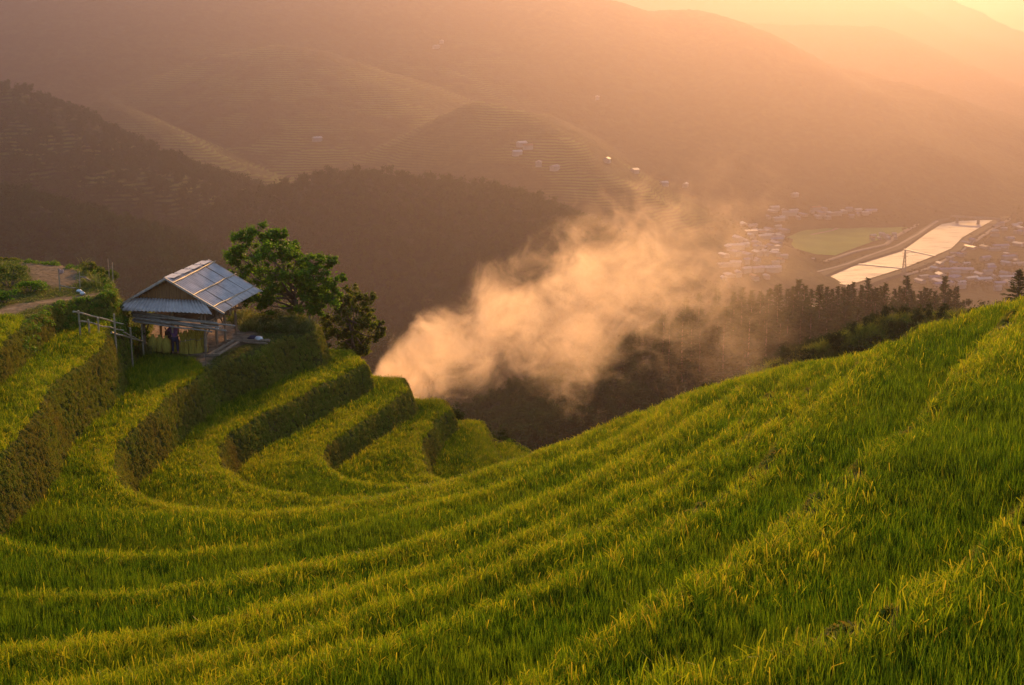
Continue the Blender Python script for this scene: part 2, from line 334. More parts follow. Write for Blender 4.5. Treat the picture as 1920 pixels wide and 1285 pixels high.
def hfar(px, py, only_far=False):
    z = VZ + 0 * px
    D = np.hypot(px, py)
    wx = px + fbm(px / 260, py / 260, 4, 5) * 130 * sstep(400, 1500, D); wy = py + fbm(px / 260, py / 260, 4, 9) * 130 * sstep(400, 1500, D)
    for k in ('D', 'C', 'B', 'A', 'S1', 'S1b', 'S3', 'S2', 'H', 'G', 'Fh', 'P', 'Q'):
        ro = RP[k][2]
        # crest keeps its traced line; the flanks are warped into gullies
        zr = ridge(px, py, k); zw = ridge(wx, wy, k)
        cz = sstep(0, ro * 6, (zw * 0 + np.maximum.reduce([RP[k][0][:, 2].max() + 0 * zr]) - zr))
        zz = zr * (1 - cz * 0.75) + zw * cz * 0.75
        if k not in ('P', 'Q'): zz = zz + fbm(px / (ro * 5), py / (ro * 5), 5, 31) * ro * 0.55 * (0.15 + 0.85 * cz) * sstep(VZ - 10, VZ + 60, zz)
        else: zz = zz + fbm(px / 18, py / 18, 4, 33) * ro * 0.5
        kk = {'P': 6, 'Q': 1.5}.get(k, 14)
        z = smax(zz, z, kk)
    z = z - np.where(np.abs(z - VZ) < 15, 3.5 * 0, 0)
    if not only_far:
        d = sdf(px, py, polys[0][2])
        near = np.where(d < 0, (Z7 - .3) - 0.75 * (-d) ** 1.0 + 0.0 * d, (Z7 - .3) + 0.12 * d)
        near = near + fbm(px / 14, py / 14, 4, 41) * np.clip(-d / 8, 0, 1) * 5
        z = smax(near, z, 2.0)
    return z

# ------------------------------------------------------------------ near hill lattice
GX0, GX1, GY0, GY1, GS = -48.0, 52.0, 2.0, 118.0, 0.2
gx = np.arange(GX0, GX1 + 1e-6, GS); gy = np.arange(GY0, GY1 + 1e-6, GS)
X, Y = np.meshgrid(gx, gy)
wbx = X + fbm(X / 2.6, Y / 2.6, 2, 71) * 0.16; wby = Y + fbm(X / 2.6, Y / 2.6, 2, 77) * 0.16
Z = hfar(X, Y)
lip = np.full(X.shape, 99.0); rz = np.zeros(X.shape)       # distance to the nearest lip (+ on the tread), riser mask
prev = None
base_far = Z.copy()
for i, (nm, z, P) in enumerate(polys):
    d = sdf(wbx, wby, P)
    off = 0.2 if nm[0] == 'T' else 0.45
    zl = Z7 - .65 if i == 0 else polys[i - 1][1] - (0.2 if polys[i - 1][0][0] == 'T' else 0.45)
    zt = z - off; dz = zt - zl
    run = max(0.3, dz * (0.26 if nm in ('T0', 'T1', 'T2', 'T3', 'T4', 'T5', 'T6', 'T7') else 0.4))
    if i == 0:
        Z = np.where(d > 0, np.maximum(zt, -99), smax(zt - 0.9 * np.maximum(-d, 0) + 0 * d, Z, 1.0)); Z = np.where(d > 0, zt, Z)
    else:
        s = sstep(-run, 0.12, d)
        Z = np.where(d > -run, np.maximum(Z, zl + dz * s), Z)
        rz = np.maximum(rz, np.where((d > -run) & (d < 0.1), 1.0, 0))
    lip = np.where(d > 0, d, lip)
lipz = lip
# camera's own slope behind the last lip
Z = Z + np.where(Y < 11, (11 - Y) * 0.36, 0) * sstep(-60, -20, X) * (Z > -9.8)
Z += fbm(X / 3, Y / 3, 4, 51) * 0.16 + rz * fbm(X / 0.9, Y / 0.9, 3, 57) * 0.13
# path and bare field on the upper-left plateau
def inpoly(px_pts, z, soft):
    P = np.array([tuple(unz(a, b, z)[:2]) for a, b in px_pts]); return sstep(-soft, soft, sdf(X + fbm(X, Y, 2, 3) * 0.5, Y + fbm(X, Y, 2, 4) * 0.5, P))
ZP = -12.4
path = inpoly([(-60, 592), (20, 572), (110, 556), (190, 550), (190, 555), (100, 568), (20, 588), (-60, 604)], ZP, 0.45) * 0.75
field = inpoly([(30, 484), (70, 487), (110, 493), (170, 503), (200, 510), (205, 518), (150, 530), (110, 537), (60, 535), (52, 515), (45, 495)], ZP, 0.4)
yard = inpoly([(250, 610), (320, 600), (420, 598), (470, 612), (490, 640), (455, 655), (405, 676), (384, 694), (374, 690), (376, 672), (275, 665)], -16.05, 0.4)
path = np.maximum(path, yard)
V = np.stack([X, Y, Z], -1).reshape(-1, 3)
ny, nx = X.shape
ii = np.arange(ny - 1)[:, None] * nx + np.arange(nx - 1)[None]
faces = np.stack([ii, ii + 1, ii + nx + 1, ii + nx], -1).reshape(-1, 4)
me = mesh_np('terraced_hill', V, faces, M['soil'], True)
attr(me, 'path', path.ravel()); attr(me, 'field', field.ravel())
tag(link('terraced_hill', me), 'terraced hillside of soil and turf banks', kind='structure')
def samp(G, x, y):
    u = np.clip((x - GX0) / GS, 0, nx - 1.001); v = np.clip((y - GY0) / GS, 0, ny - 1.001)
    i = u.astype(int); j = v.astype(int); fu = u - i; fv = v - j
    return (G[j, i] * (1 - fu) + G[j, i + 1] * fu) * (1 - fv) + (G[j + 1, i] * (1 - fu) + G[j + 1, i + 1] * fu) * fv
def gz(x, y): return float(samp(Z, np.array([x]), np.array([y]))[0])

# ------------------------------------------------------------------ far terrain (polar sheet)
na, nd = 620, 520
az = np.radians(np.linspace(-33, 33, na)); rr = 60 * (11500 / 60) ** np.linspace(0, 1, nd)
A_, R_ = np.meshgrid(az, rr); FX = R_ * np.sin(A_); FY = R_ * np.cos(A_)
FZ = hfar(FX, FY)
inside = (FX > GX0 + 1) & (FX < GX1 - 1) & (FY > GY0) & (FY < GY1 - 1)
FZ = np.where(inside, FZ - 14, FZ)
inP = (sdf(FX, FY, polys[0][2]) > -2) & ~inside; FZ = np.where(inP, FZ - 1.0, FZ)
rough = fbm(FX / 7, FY / 7, 3, 61) * 3.2 * sstep(120, 300, R_) * sstep(VZ + 4, VZ + 25, FZ)
FZ = FZ + rough
TB = [(440, 105, 2750, 190), (560, 110, 2700, 230), (500, 125, 2650, 200), (640, 150, 2650, 180), (870, 150, 2900, 170), (880, 235, 2500, 170), (950, 205, 2300, 120), (985, 215, 2150, 90),
      (160, 285, 1420, 75), (80, 290, 1420, 90), (110, 320, 1350, 80), (1110, 355, 1950, 130), (1060, 335, 1980, 110), (1160, 370, 2000, 120), (470, 350, 1900, 200), (480, 310, 2100, 260), (560, 250, 2300, 220),
      (300, 430, 1500, 160), (200, 440, 1300, 120), (400, 430, 1400, 120), (60, 460, 1100, 100), (450, 270, 2200, 220), (700, 260, 2400, 230)]
terr = np.zeros(FX.shape)
for (px, py, D, r) in TB:
    p = und(px, py, D); terr = np.maximum(terr, np.exp(-(((FX - p.x) / r) ** 2 + ((FY - p.y) / (r * 1.3)) ** 2) ** 1.5))
V = np.stack([FX, FY, FZ], -1).reshape(-1, 3)
ii = np.arange(nd - 1)[:, None] * na + np.arange(na - 1)[None]
me = mesh_np('mountains', V, np.stack([ii, ii + 1, ii + na + 1, ii + na], -1).reshape(-1, 4), M['far'], True)
attr(me, 'terr', terr.ravel())
tag(link('mountains', me), 'hazy wooded mountains and valley floor', kind='structure')
la = np.log(11500 / 60)
def fz(x, y):
    r = math.hypot(x, y); a = math.degrees(math.atan2(x, y))
    u = min(max((a + 33) / 66 * (na - 1), 0), na - 2); v = min(max(math.log(r / 60) / la * (nd - 1), 0), nd - 2)
    i, j = int(u), int(v); fu, fv = u - i, v - j
    return float((FZ[j, i] * (1 - fu) + FZ[j, i + 1] * fu) * (1 - fv) + (FZ[j + 1, i] * (1 - fu) + FZ[j + 1, i + 1] * fu) * fv)
#SECTION_END_TERRAIN
# ------------------------------------------------------------------ plants scattered as stuff
def cl_blades(n, rad, hmin, hmax, wid, lean, seed, droop=0.25, panicle=0, segs=3, tlo=0.0, thi=0.8):
    r = np.random.default_rng(seed); V = []; Fc = []; T = []
    for i in range(n + panicle):
        pan = i >= n
        a = r.uniform(0, 6.283); rr_ = rad * math.sqrt(r.uniform()); x, y = rr_ * math.cos(a), rr_ * math.sin(a)
        h = r.uniform(hmin, hmax) if not pan else hmax * r.uniform(.85, 1.05); la = r.uniform(0, 6.283); lx, ly = math.cos(la), math.sin(la)
        L = r.uniform(0.2, 1.0) * lean * h; wd = wid * r.uniform(0.7, 1.2); fa = r.uniform(0, 6.283)
        wx, wy = math.cos(fa) * wd / 2, math.sin(fa) * wd / 2
        tint = r.uniform(0.7, 1.0) if pan else tlo + (thi - tlo) * r.beta(1.0, 1.15)
        b = len(V); dr = (0.7 if pan else droop) * r.uniform(0.3, 1.3)
        for s in range(segs + 1):
            t = s / segs; k = t * t * L + max(0, t - 0.6) * dr * h * 0.8
            z = h * (t - dr * 0.8 * max(0, t - 0.62) ** 1.3) - 0.03; w_ = (1 - t ** 2.2 * 0.92) if not pan else (0.3 if t < 0.5 else .85)
            V += [(x + lx * k - wx * w_, y + ly * k - wy * w_, z), (x + lx * k + wx * w_, y + ly * k + wy * w_, z)]
            tt = tint + (0.10 * (t - 0.5) if not pan else 0); T += [tt, tt]
        for s in range(segs): Fc.append((b + 2 * s, b + 2 * s + 1, b + 2 * s + 3, b + 2 * s + 2))
    return np.array(V), np.array(Fc), T
def cl_leaves(n, R3, leaf, seed, up=0.6, tlo=0.0, thi=1.0, fold=True, flat=1.0, full=False):
    """leaf cards in a lumpy ellipsoid"""
    r = np.random.default_rng(seed); V = []; Fc = []; T = []
    for i in range(n):
        d = r.normal(size=3); d /= np.linalg.norm(d); d[2] = abs(d[2]) if (up > 0 and not full) else d[2]
        q = r.uniform(0.35, 1.0) ** 0.6 if not full else min(1.7, abs(r.normal()) * .62 + .08); p = d * q * np.array(R3)
        nrm = d * 0.7 + r.normal(size=3) * 0.7 + np.array([0, 0, up]); nrm /= np.linalg.norm(nrm)
        u = np.cross(nrm, r.normal(size=3)); u /= np.linalg.norm(u); v = np.cross(nrm, u) * flat
        s = leaf * r.uniform(0.6, 1.3); b = len(V)
        V += [p - u * s, p + v * s * 0.45 , p + u * s, p - v * s * 0.45]; T += [r.uniform(tlo, thi)] * 4; Fc.append((b, b + 1, b + 2, b + 3))
    return np.array(V), np.array(Fc), T
def proto(name, data, mt):
    V, Fc, T = data; me = mesh_np(name, V, Fc, mt); attr(me, 'tint', T)
    return bpy.data.objects.new(name, me)        # carried only by the scatter that uses it
def scatter(name, pts, rot, scl, idx, protos, label):
    me = bpy.data.meshes.new(name); me.vertices.add(len(pts)); me.vertices.foreach_set('co', np.asarray(pts, np.float32).ravel()); me.update()
    attr(me, 'rot', rot, 'FLOAT_VECTOR'); attr(me, 'scl', scl, 'FLOAT_VECTOR')
    a = me.attributes.new('pick', 'INT', 'POINT'); a.data.foreach_set('value', np.asarray(idx, np.int32))
    o = link(name, me); tag(o, label, kind='stuff')
    g = bpy.data.node_groups.new(name, 'GeometryNodeTree')
    g.interface.new_socket('Geometry', in_out='INPUT', socket_type='NodeSocketGeometry'); g.interface.new_socket('Geometry', in_out='OUTPUT', socket_type='NodeSocketGeometry')
    gi = g.nodes.new('NodeGroupInput'); go = g.nodes.new('NodeGroupOutput')
    iop = g.nodes.new('GeometryNodeInstanceOnPoints'); g2i = g.nodes.new('GeometryNodeGeometryToInstance')
    for p in reversed(protos):
        oi = g.nodes.new('GeometryNodeObjectInfo'); oi.inputs['Object'].default_value = p; oi.transform_space = 'ORIGINAL'
        g.links.new(oi.outputs['Geometry'], g2i.inputs[0])
    def na_(n, typ):
        q = g.nodes.new('GeometryNodeInputNamedAttribute'); q.data_type = typ; q.inputs['Name'].default_value = n
        return [s for s in q.outputs if s.enabled and s.name == 'Attribute'][0]
    g.links.new(gi.outputs[0], iop.inputs['Points']); g.links.new(g2i.outputs[0], iop.inputs['Instance'])
    iop.inputs['Pick Instance'].default_value = True
    g.links.new(na_('pick', 'INT'), iop.inputs['Instance Index'])
    e2r = g.nodes.new('FunctionNodeEulerToRotation'); g.links.new(na_('rot', 'FLOAT_VECTOR'), e2r.inputs[0])
    g.links.new(e2r.outputs[0], iop.inputs['Rotation']); g.links.new(na_('scl', 'FLOAT_VECTOR'), iop.inputs['Scale'])
    g.links.new(iop.outputs[0], go.inputs[0])
    md = o.modifiers.new('scatter', 'NODES'); md.node_group = g
    return o
def jgrid(x0, x1, y0, y1, s, rng=RNG):
    a, b_ = np.meshgrid(np.arange(x0, x1, s), np.arange(y0, y1, s))
    return (a + rng.uniform(-.5, .5, a.shape) * s).ravel(), (b_ + rng.uniform(-.5, .5, a.shape) * s).ravel()
def inview(x, y, z, m=160):
    px, py = proj(x, y, z); return (px > -m) & (px < 1920 + m) & (py < 1285 + 2 * m) & (y > 5)

# slope and masks for the lattice
gyz, gxz = np.gradient(Z, GS); SLP = np.hypot(gxz, gyz)
# which level each lattice point is on (index of the highest polygon it is inside)
LVI = np.full(X.shape, -1)
for i, (nm, z, P) in enumerate(polys): LVI = np.where(sdf(wbx, wby, P) > 0, i, LVI)
# distance-to-edge of the level above (base of the riser behind) is covered by the slope test
T0i = [p[0] for p in polys].index('T0'); T2i = [p[0] for p in polys].index('T2')
PXg, PYg = proj(X, Y, Z)
plateau = ((LVI == T0i) & (X < -9) & (PYg < 640)).astype(float)
patchP = np.array([tuple(unz(a, b_, -12.4)[:2]) for a, b_ in [(-300, 612), (0, 600), (40, 602), (28, 628), (0, 650), (-120, 725), (-300, 860)]])
patch = (sdf(X, Y, patchP) > 0)
plateau = np.where(patch, 0, plateau)
yardz = ((LVI == T2i) & (Y > 63.5) & (X < -8) & (X > -40)).astype(float)
riceend = np.array([tuple(unz(a, b_, -15.7)[:2]) for a, b_ in [(240, 690), (278, 668), (372, 676), (384, 700), (300, 790)]])
yardz = np.where(sdf(X, Y, riceend) > 0, 0, yardz)
backt = ((PXg > 214) & (PXg < 280) & (Y > 57) & (LVI > T2i) & (LVI < T0i)).astype(float)     # ground behind the fence
norice = np.clip(plateau + yardz + backt, 0, 1)
leftlip = ((X < 3) & (Y > 44) & (LVI <= T0i)).astype(float)       # terraces of the spur: the rice stands back from the edge

# rice ------------------------------------------------------------
x, y = jgrid(-46, 50, 6, 100, 0.13)
z = samp(Z, x, y); k = inview(x, y, z + .3) & (samp(SLP, x, y) < 0.75)
ll = samp(np.clip(lipz, 0, 9), x, y); lm = samp(leftlip, x, y)
k &= samp(norice, x, y) < 0.5; k &= ll > np.where(lm > 0.5, 0.25 + 0.15 * vnoise(x, y, 3), 0.04)
k &= samp((LVI >= 0).astype(float), x, y) > 0.6
k &= (samp(SLP, x, y) < 0.45) | ((y < 40) & (samp(SLP, x, y) < .62))
D = np.hypot(x, y); k &= RNG.uniform(size=x.shape) < np.clip(1.15 - D / 160, 0.35, 1.0)
k &= ~((RNG.uniform(size=x.shape) < 0.9) & (ll < 0.5) & (fbm(x / 1.8, y / 1.8, 3, 88) > -0.06) & (x > 3) & (samp(LVI.astype(float), x, y) > T0i + 0.5))     # bare spots on the bunds
x, y, z, ll, lm, D = x[k], y[k], z[k], ll[k], lm[k], D[k]
n = len(x); print('rice clumps', n)
hgt = (0.98 + 0.22 * fbm(x / 2.5, y / 2.5, 4, 91) + RNG.uniform(-.18, .18, n)) * np.where(lm > .5, 0.8, 1.0)
hgt *= np.where(ll < 0.5, 0.78, 1.0) * (1 + .28 * sstep(1.0, 2.6, ll))
wid = 1.0 + np.clip(D / 70, 0, 1) * 0.5
wnd = fbm(x / 6, y / 6, 3, 95) * 0.5
rot = np.stack([RNG.normal(0, .10, n) + wnd * .2, RNG.normal(0, .10, n), RNG.uniform(0, 6.28, n)], -1)
scl = np.stack([wid, wid, hgt], -1)
ripe = fbm(x / 4, y / 4, 4, 99) * .6 + RNG.normal(0, .13, n) + .50 * np.exp(-(ll / .8) ** 2) + .10 + .14 * lm - .26 * sstep(1.0, 2.2, ll) * (1 - .8 * lm)
idx = np.where(ripe > 0.42, RNG.integers(6, 8, n), np.where(ripe > 0.1, RNG.integers(3, 6, n), RNG.integers(0, 3, n)))
RP_ = [proto('rice_hill', cl_blades(22, 0.11, 0.26, 0.46, 0.013, 0.16, 100 + i, 0.2, 0 if i < 3 else (1 if i < 6 else 4), 3, 0.0 if i < 6 else 0.3, (0.50, 0.56, 0.64, 0.80, 0.84, 0.86, 0.98, 1.0)[i]), M['rice']) for i in range(8)]
scatter('rice', np.stack([x, y, z], -1), rot, scl, idx, RP_, 'ripening green rice standing on every terrace')

# turf and weeds on banks, plateau, yard edge --------------------
x, y = jgrid(-46, 50, 6, 112, 0.17)
z = samp(Z, x, y); k = inview(x, y, z + .3); s = samp(SLP, x, y); ll = samp(np.clip(lipz, 0, 9), x, y)
nr = samp(norice, x, y); pth = np.maximum(samp(path, x, y), samp(field, x, y))
lv = samp((LVI >= 0).astype(float), x, y)
bank = (s >= 0.5) | ((ll < 0.45) & ((samp(leftlip, x, y) > .5) | (x > 3))) | (nr > 0.5) | (lv < 0.6)
k &= bank & (pth < 0.3 + 0.2 * vnoise(x * 2, y * 2, 8)) & ~((y < 40) & (s < 0.8) & (ll > .45))
k &= (RNG.uniform(size=x.shape) < np.where(s > 1, 1.0, 0.6))
xb, yb, zb, sb, nrb = x[k], y[k], z[k], s[k], nr[k]
# extra copies up the steep faces, jittered in height along the face
gxs, gys = samp(gxz, xb, yb), samp(gyz, xb, yb)
P_ = [np.stack([xb, yb, zb], -1)]; G_ = [np.stack([gxs, gys], -1)]; N_ = [nrb]
st = sb > 1.0
for rep in range(4):
    j = RNG.uniform(-.11, .11, (st.sum(), 2)); q = np.stack([xb[st] + j[:, 0], yb[st] + j[:, 1]], -1)
    P_.append(np.column_stack([q, samp(Z, q[:, 0], q[:, 1])])); G_.append(np.stack([gxs[st], gys[st]], -1)); N_.append(nrb[st])
P_ = np.concatenate(P_); G_ = np.concatenate(G_); N_ = np.concatenate(N_); n = len(P_); print('bank tufts', n)
nm_ = np.column_stack([-G_ * 0.8, np.ones(n)]); nm_ /= np.linalg.norm(nm_, axis=1)[:, None]
th = np.arccos(np.clip(nm_[:, 2], -1, 1)); ph = np.arctan2(nm_[:, 1], nm_[:, 0])
rot = np.stack([0 * th, th, ph], -1)
sc_ = RNG.uniform(0.5, .85, n) * np.where((G_[:, 0] ** 2 + G_[:, 1] ** 2 < .6) & (N_ < .5), .5, 1.0) * (1 + 0.3 * np.clip(fbm(P_[:, 0] / 1.5, P_[:, 1] / 1.5, 3, 120), -.6, 1)); scl = np.stack([sc_] * 3, -1)
gr = (N_ > 0.5) & (G_[:, 0] ** 2 + G_[:, 1] ** 2 < 1.2)
idx = np.where(gr, RNG.integers(4, 7, n), np.where(RNG.uniform(size=n) < 0.25, 3, RNG.integers(0, 3, n)))
BP_ = [proto('bank_tuft', cl_leaves(70, (0.22, 0.22, 0.13), 0.06, 200 + i, 0.5), M['bank']) for i in range(3)]
BP_ += [proto('bank_grass', cl_blades(16, 0.13, 0.12, 0.30, 0.014, 0.7, 210, 0.6, 0, 2), M['bank'])]
BP_ += [proto('turf_tuft', cl_blades(22, 0.14, 0.08, 0.2, 0.016, 0.6, 220 + i, 0.5, 0, 2), M['weed']) for i in range(2)] + [proto('turf_weed', cl_leaves(24, (0.18, 0.18, 0.16), 0.045, 225), M['weed'])]
scatter('bank_weeds', P_, rot, scl, idx, BP_, 'short weeds and grass on terrace banks and verges')

# tall pale weeds beside the hut, undergrowth over the far edge --
def field_pts(n, px0, px1, py0, py1, zz):
    out = []
    for i in range(n):
        p = unz(random.uniform(px0, px1), random.uniform(py0, py1), zz); out.append((p.x, p.y, gz(p.x, p.y)))
    return np.array(out)
P_ = np.concatenate([field_pts(230, 452, 592, 597, 622, -15.8), field_pts(70, 150, 245, 500, 540, -12.4), field_pts(150, 212, 285, 600, 670, -15.8), field_pts(60, 430, 470, 590, 606, -15.8)])
n = len(P_)
WP_ = [proto('tall_weed', cl_blades(26, 0.22, 0.4, 0.85, 0.022, 0.55, 240 + i, 0.5, 9, 4, 0.2, 0.9), M['weed']) for i in range(2)] + [proto('leafy_weed', cl_leaves(110, (0.38, 0.38, 0.6), 0.06, 250, 0.4, 0.0, 0.7), M['weed'])]
scatter('tall_weeds', P_, np.column_stack([RNG.normal(0, .1, (n, 2)), RNG.uniform(0, 6.28, n)]), np.stack([RNG.uniform(.35, .95, n)] * 3, -1), RNG.integers(0, 3, n), WP_, 'tall pale seeding weeds beside the hut')

# wood covering the steep slopes just beyond and the dark hill ----
def tree_lump(seed, n=240, leaf=0.5):
    r = np.random.default_rng(seed); V = []; Fc = []; T = []; b = 0
    for c in range(7):
        c0 = np.array([r.normal(0, .9), r.normal(0, .9), r.uniform(1.5, 4.2)]); rad = r.uniform(.9, 1.7)
        v, f_, t_ = cl_leaves(n // 7, (rad, rad, rad * .85), leaf, seed * 10 + c, 0.3, 0.0, 1.0, full=True)
        dark = r.uniform(-.25, .25)
        V.append(v + c0); Fc.append(f_ + b); T += list(np.clip(np.array(t_) * .6 + .2 + dark, 0, 1)); b += len(v)
    return np.concatenate(V), np.concatenate(Fc), T
TP_ = [proto('wood_tree', tree_lump(300 + i), M['wood_mass']) for i in range(4)]
pts = []; sc_ = []
az_ = RNG.uniform(-26, 26, 66000); u_ = RNG.uniform(0, 1, 66000); r_ = 88 * (1620 / 88) ** u_
for a_, r0 in zip(az_, r_):
    x0, y0 = r0 * math.sin(R(a_)), r0 * math.cos(R(a_))
    if x0 > -48 and x0 < 52 and y0 < 119: continue
    z0 = fz(x0, y0)
    if z0 < VZ + 12: continue
    px, py = proj(x0, y0, z0)
    if px < -80 or px > 2000 or py > 880 or py < 150: continue
    if r0 < 250 and random.random() < 0.3: continue
    if r0 < 140: continue
    pts.append((x0, y0, z0 - 0.6)); sc_.append(random.uniform(.2, .38) if r0 < 260 else random.uniform(.4, .85) if r0 < 560 else (random.uniform(.9, 1.5) if r0 < 600 else random.uniform(1.3, 2.3)))
n = len(pts); print('wood', n); sc_ = np.array(sc_)
scatter('wood', np.array(pts), np.column_stack([np.zeros((n, 2)), RNG.uniform(0, 6.28, n)]), np.stack([sc_, sc_, sc_ * RNG.uniform(.8, 1.5, n)], -1), RNG.integers(0, 4, n), TP_, 'dark broadleaf wood on the slopes below the terraces')
# bushes just over the brink of the hill
xs, ys = jgrid(-46, 50, 60, 118, 1.1); zs = samp(Z, xs, ys); dd = sdf(xs, ys, polys[0][2])
k = (dd < -2.0) & (RNG.uniform(size=xs.shape) < .75) & inview(xs, ys, zs)
P_ = np.column_stack([xs[k], ys[k], zs[k] - .2]); n = len(P_); s_ = RNG.uniform(.12, .34, n)
TP2 = [proto('brush', tree_lump(320 + i, 420, 0.34), M['wood_mass']) for i in range(3)]
scatter('undergrowth', P_, np.column_stack([np.zeros((n, 2)), RNG.uniform(0, 6.28, n)]), np.stack([s_, s_, s_], -1), RNG.integers(0, 3, n), TP2, 'dark scrub on the drop behind the terraces')

# leafy growth hanging down the high bank beside the path, and grass on the low spur beyond the rice
xs, ys = jgrid(-46, -14, 44, 78, 0.28); zs = samp(Z, xs, ys); dT0 = sdf(xs, ys, polys[T0i][2])
k = (dT0 < 0.35) & (dT0 > -1.5) & (RNG.uniform(size=xs.shape) < .8); pxk, pyk = proj(xs, ys, zs); k &= (pxk > 40) & (pxk < 275) & (pyk < 660)
P1 = np.column_stack([xs[k], ys[k], zs[k] - .05])
scatter('bank_creepers', P1, np.column_stack([np.zeros((len(P1), 2)), RNG.uniform(0, 6.28, len(P1))]), np.stack([RNG.uniform(.5, 1.0, len(P1))] * 3, -1), RNG.integers(0, 2, len(P1)),
        [proto('creeper', cl_leaves(130, (0.34, 0.34, 0.34), 0.06, 260 + i, 0.4), M['leaf']) for i in range(2)], 'dark leafy growth covering the high bank beside the path')
Pq = RP['Q'][0]; pts = []
for i in range(5200):
    t_ = random.uniform(0, len(Pq) - 1.001); j = int(t_); q = Pq[j] + (Pq[j + 1] - Pq[j]) * (t_ - j); x0, y0 = q[0] + random.gauss(0, 2), q[1] - random.uniform(-2, 8)
    pts.append((x0, y0, (gz(x0, y0) if y0 < GY1 - 1 and x0 < GX1 - 1 else fz(x0, y0)) - .05))
n = len(pts); scatter('spur_grass', np.array(pts), np.column_stack([np.zeros((n, 2)), RNG.uniform(0, 6.28, n)]), np.stack([RNG.uniform(2.0, 4.0, n)] * 3, -1), RNG.integers(0, 3, n), BP_[3:6], 'rough grass on the low spur just beyond the rice slope')
# ------------------------------------------------------------------ hut
HUT = Vector((-16.75, 68.2, -15.85)); HRZ = R(-9)
HUT.z = gz(HUT.x, HUT.y)
hut = empty('stilt_hut', HUT, HRZ)
tag(hut, 'open timber stilt hut with grey corrugated gable roof on the terrace edge', 'hut')
HM = Matrix.Translation(HUT) @ Matrix.Rotation(HRZ, 4, 'Z')
def hw(u, v, z): return HM @ Vector((u, v, z))
V0, V1, ZR, ZE, UE = -0.7, 5.0, 3.85 , 2.28, 2.82
ZR = -12.0 - HUT.z; ZE = -13.58 - HUT.z
def corrugated(name, a, b, c, d, waves, amp, parent, th=0.015, rows=6, sag=0.0, ncol=8):
    """sheet spanning a-b (top edge) and d-c (bottom edge); waves run from top edge to bottom edge"""
    a, b, c, d = map(Vector, (a, b, c, d)); n = waves * ncol; V_ = []; F_ = []
    nor = (b - a).cross(d - a).normalized()
    if nor.z < 0: nor = -nor
    for r in range(rows + 1):
        for i in range(n + 1):
            u = i / n; t_ = r / rows
            p = a.lerp(b, u).lerp(d.lerp(c, u), t_) + nor * (amp * math.sin(u * waves * 2 * math.pi) + 0.012 * math.sin(7 * u + 3 * t_) - sag * math.sin(math.pi * t_))
            p += (d - a).normalized() * (0.03 * math.sin(37 * math.floor(u * waves / 5)) * t_)
            V_.append(p)
    for r in range(rows):
        for i in range(n): F_.append((r * (n + 1) + i, r * (n + 1) + i + 1, (r + 1) * (n + 1) + i + 1, (r + 1) * (n + 1) + i))
    o = link(name, mesh_np(name, V_, F_, M['sheet'], True), parent)
    md = o.modifiers.new('thick', 'SOLIDIFY'); md.thickness = th
    return o
r1 = corrugated('roof_slope', (0, V0, ZR), (0, V1, ZR + .02), (UE, V1, ZE + .03), (UE, V0, ZE), 25, 0.034, hut)
r2 = corrugated('roof_slope', (0, V0, ZR), (0, V1, ZR + .02), (-UE, V1, ZE + .03), (-UE, V0, ZE), 25, 0.034, hut)
def onroof(f_, v, up=0.0, side=1): return Vector((side * UE * f_, v, ZR + (ZE - ZR) * f_ + up))
for f_, da, db in ((0.13, .02, -.1), (0.50, 0.0, -.03), (0.86, -.03, .02)):
    pole(onroof(f_ + da * .3, V0 - 0.16, .07), onroof(f_ + db * .3, V1 + 0.28, .085), .042, 7, .03, 7, .034).build('roof_pole', M['bamboo'], r1)
for v in (0.75, 2.35, 3.85):
    MB().bar(onroof(.0, v, .045), onroof(.99, v - .05, .045), .05, .03).build('roof_batten', M['bark'], r1)
MB().bar(onroof(-.01, V1 + .03, .03), onroof(1.02, V1 + .03, .03), .07, .06).build('bargeboard', M['greybamboo'], hut)
MB().bar(onroof(-.01, V0 - .03, .03), onroof(1.03, V0 - .03, .02), .08, .09).build('bargeboard', M['greybamboo'], hut)
MB().bar(onroof(-.01, V0 - .05, .06, -1), onroof(1.05, V0 - .03, .02, -1), .09, .10).build('bargeboard', M['greybamboo'], hut)
MB().bar(onroof(.3, V0 + .1, .09, -1), onroof(.0, V0 + .1, .08, -1), .06, .06).build('bargeboard', M['greybamboo'], hut)
for i in range(4):
    mb = MB(); v = V0 + .35 + i * 1.33
    mb.bar((0.13, v, ZR + .015), (0.13, v + 1.05, ZR + .03), .26, .03)
    mb.bar((-0.13, v, ZR + .015), (-0.13, v + 1.05, ZR + .03), .26, .03)
    mb.build('ridge_cap', M['ridge'], hut)
# gable planks
gy_ = -0.32; mb = MB(); nP = 22; wtop = lambda u: ZR - .08 - abs(u) * (ZR - ZE) / UE
for i in range(nP):
    u0 = -2.0 + 4.0 * i / nP; uc = u0 + .09; zt = wtop(uc); zb = 2.55
    if zt > zb + .05: mb.box((uc, gy_ + (i % 3) * .008, (zt + zb) / 2), (.168, .025, zt - zb))
mb.build('gable_wall', M['plank'], hut)
mb = MB()
for i in range(22):
    uc = -1.95 + 4.0 * i / 22; zt = wtop(uc); mb.box((uc, 4.35 + (i % 3) * .008, (zt + 2.0) / 2), (.168, .025, zt - 2.0))
mb.build('rear_wall', M['plank'], hut)
corrugated('skirt_roof', (-1.95, -.42, 2.86), (1.75, -.42, 2.84), (2.45, -1.15, 2.32), (-2.4, -1.15, 2.36), 24, 0.03, hut, rows=3)
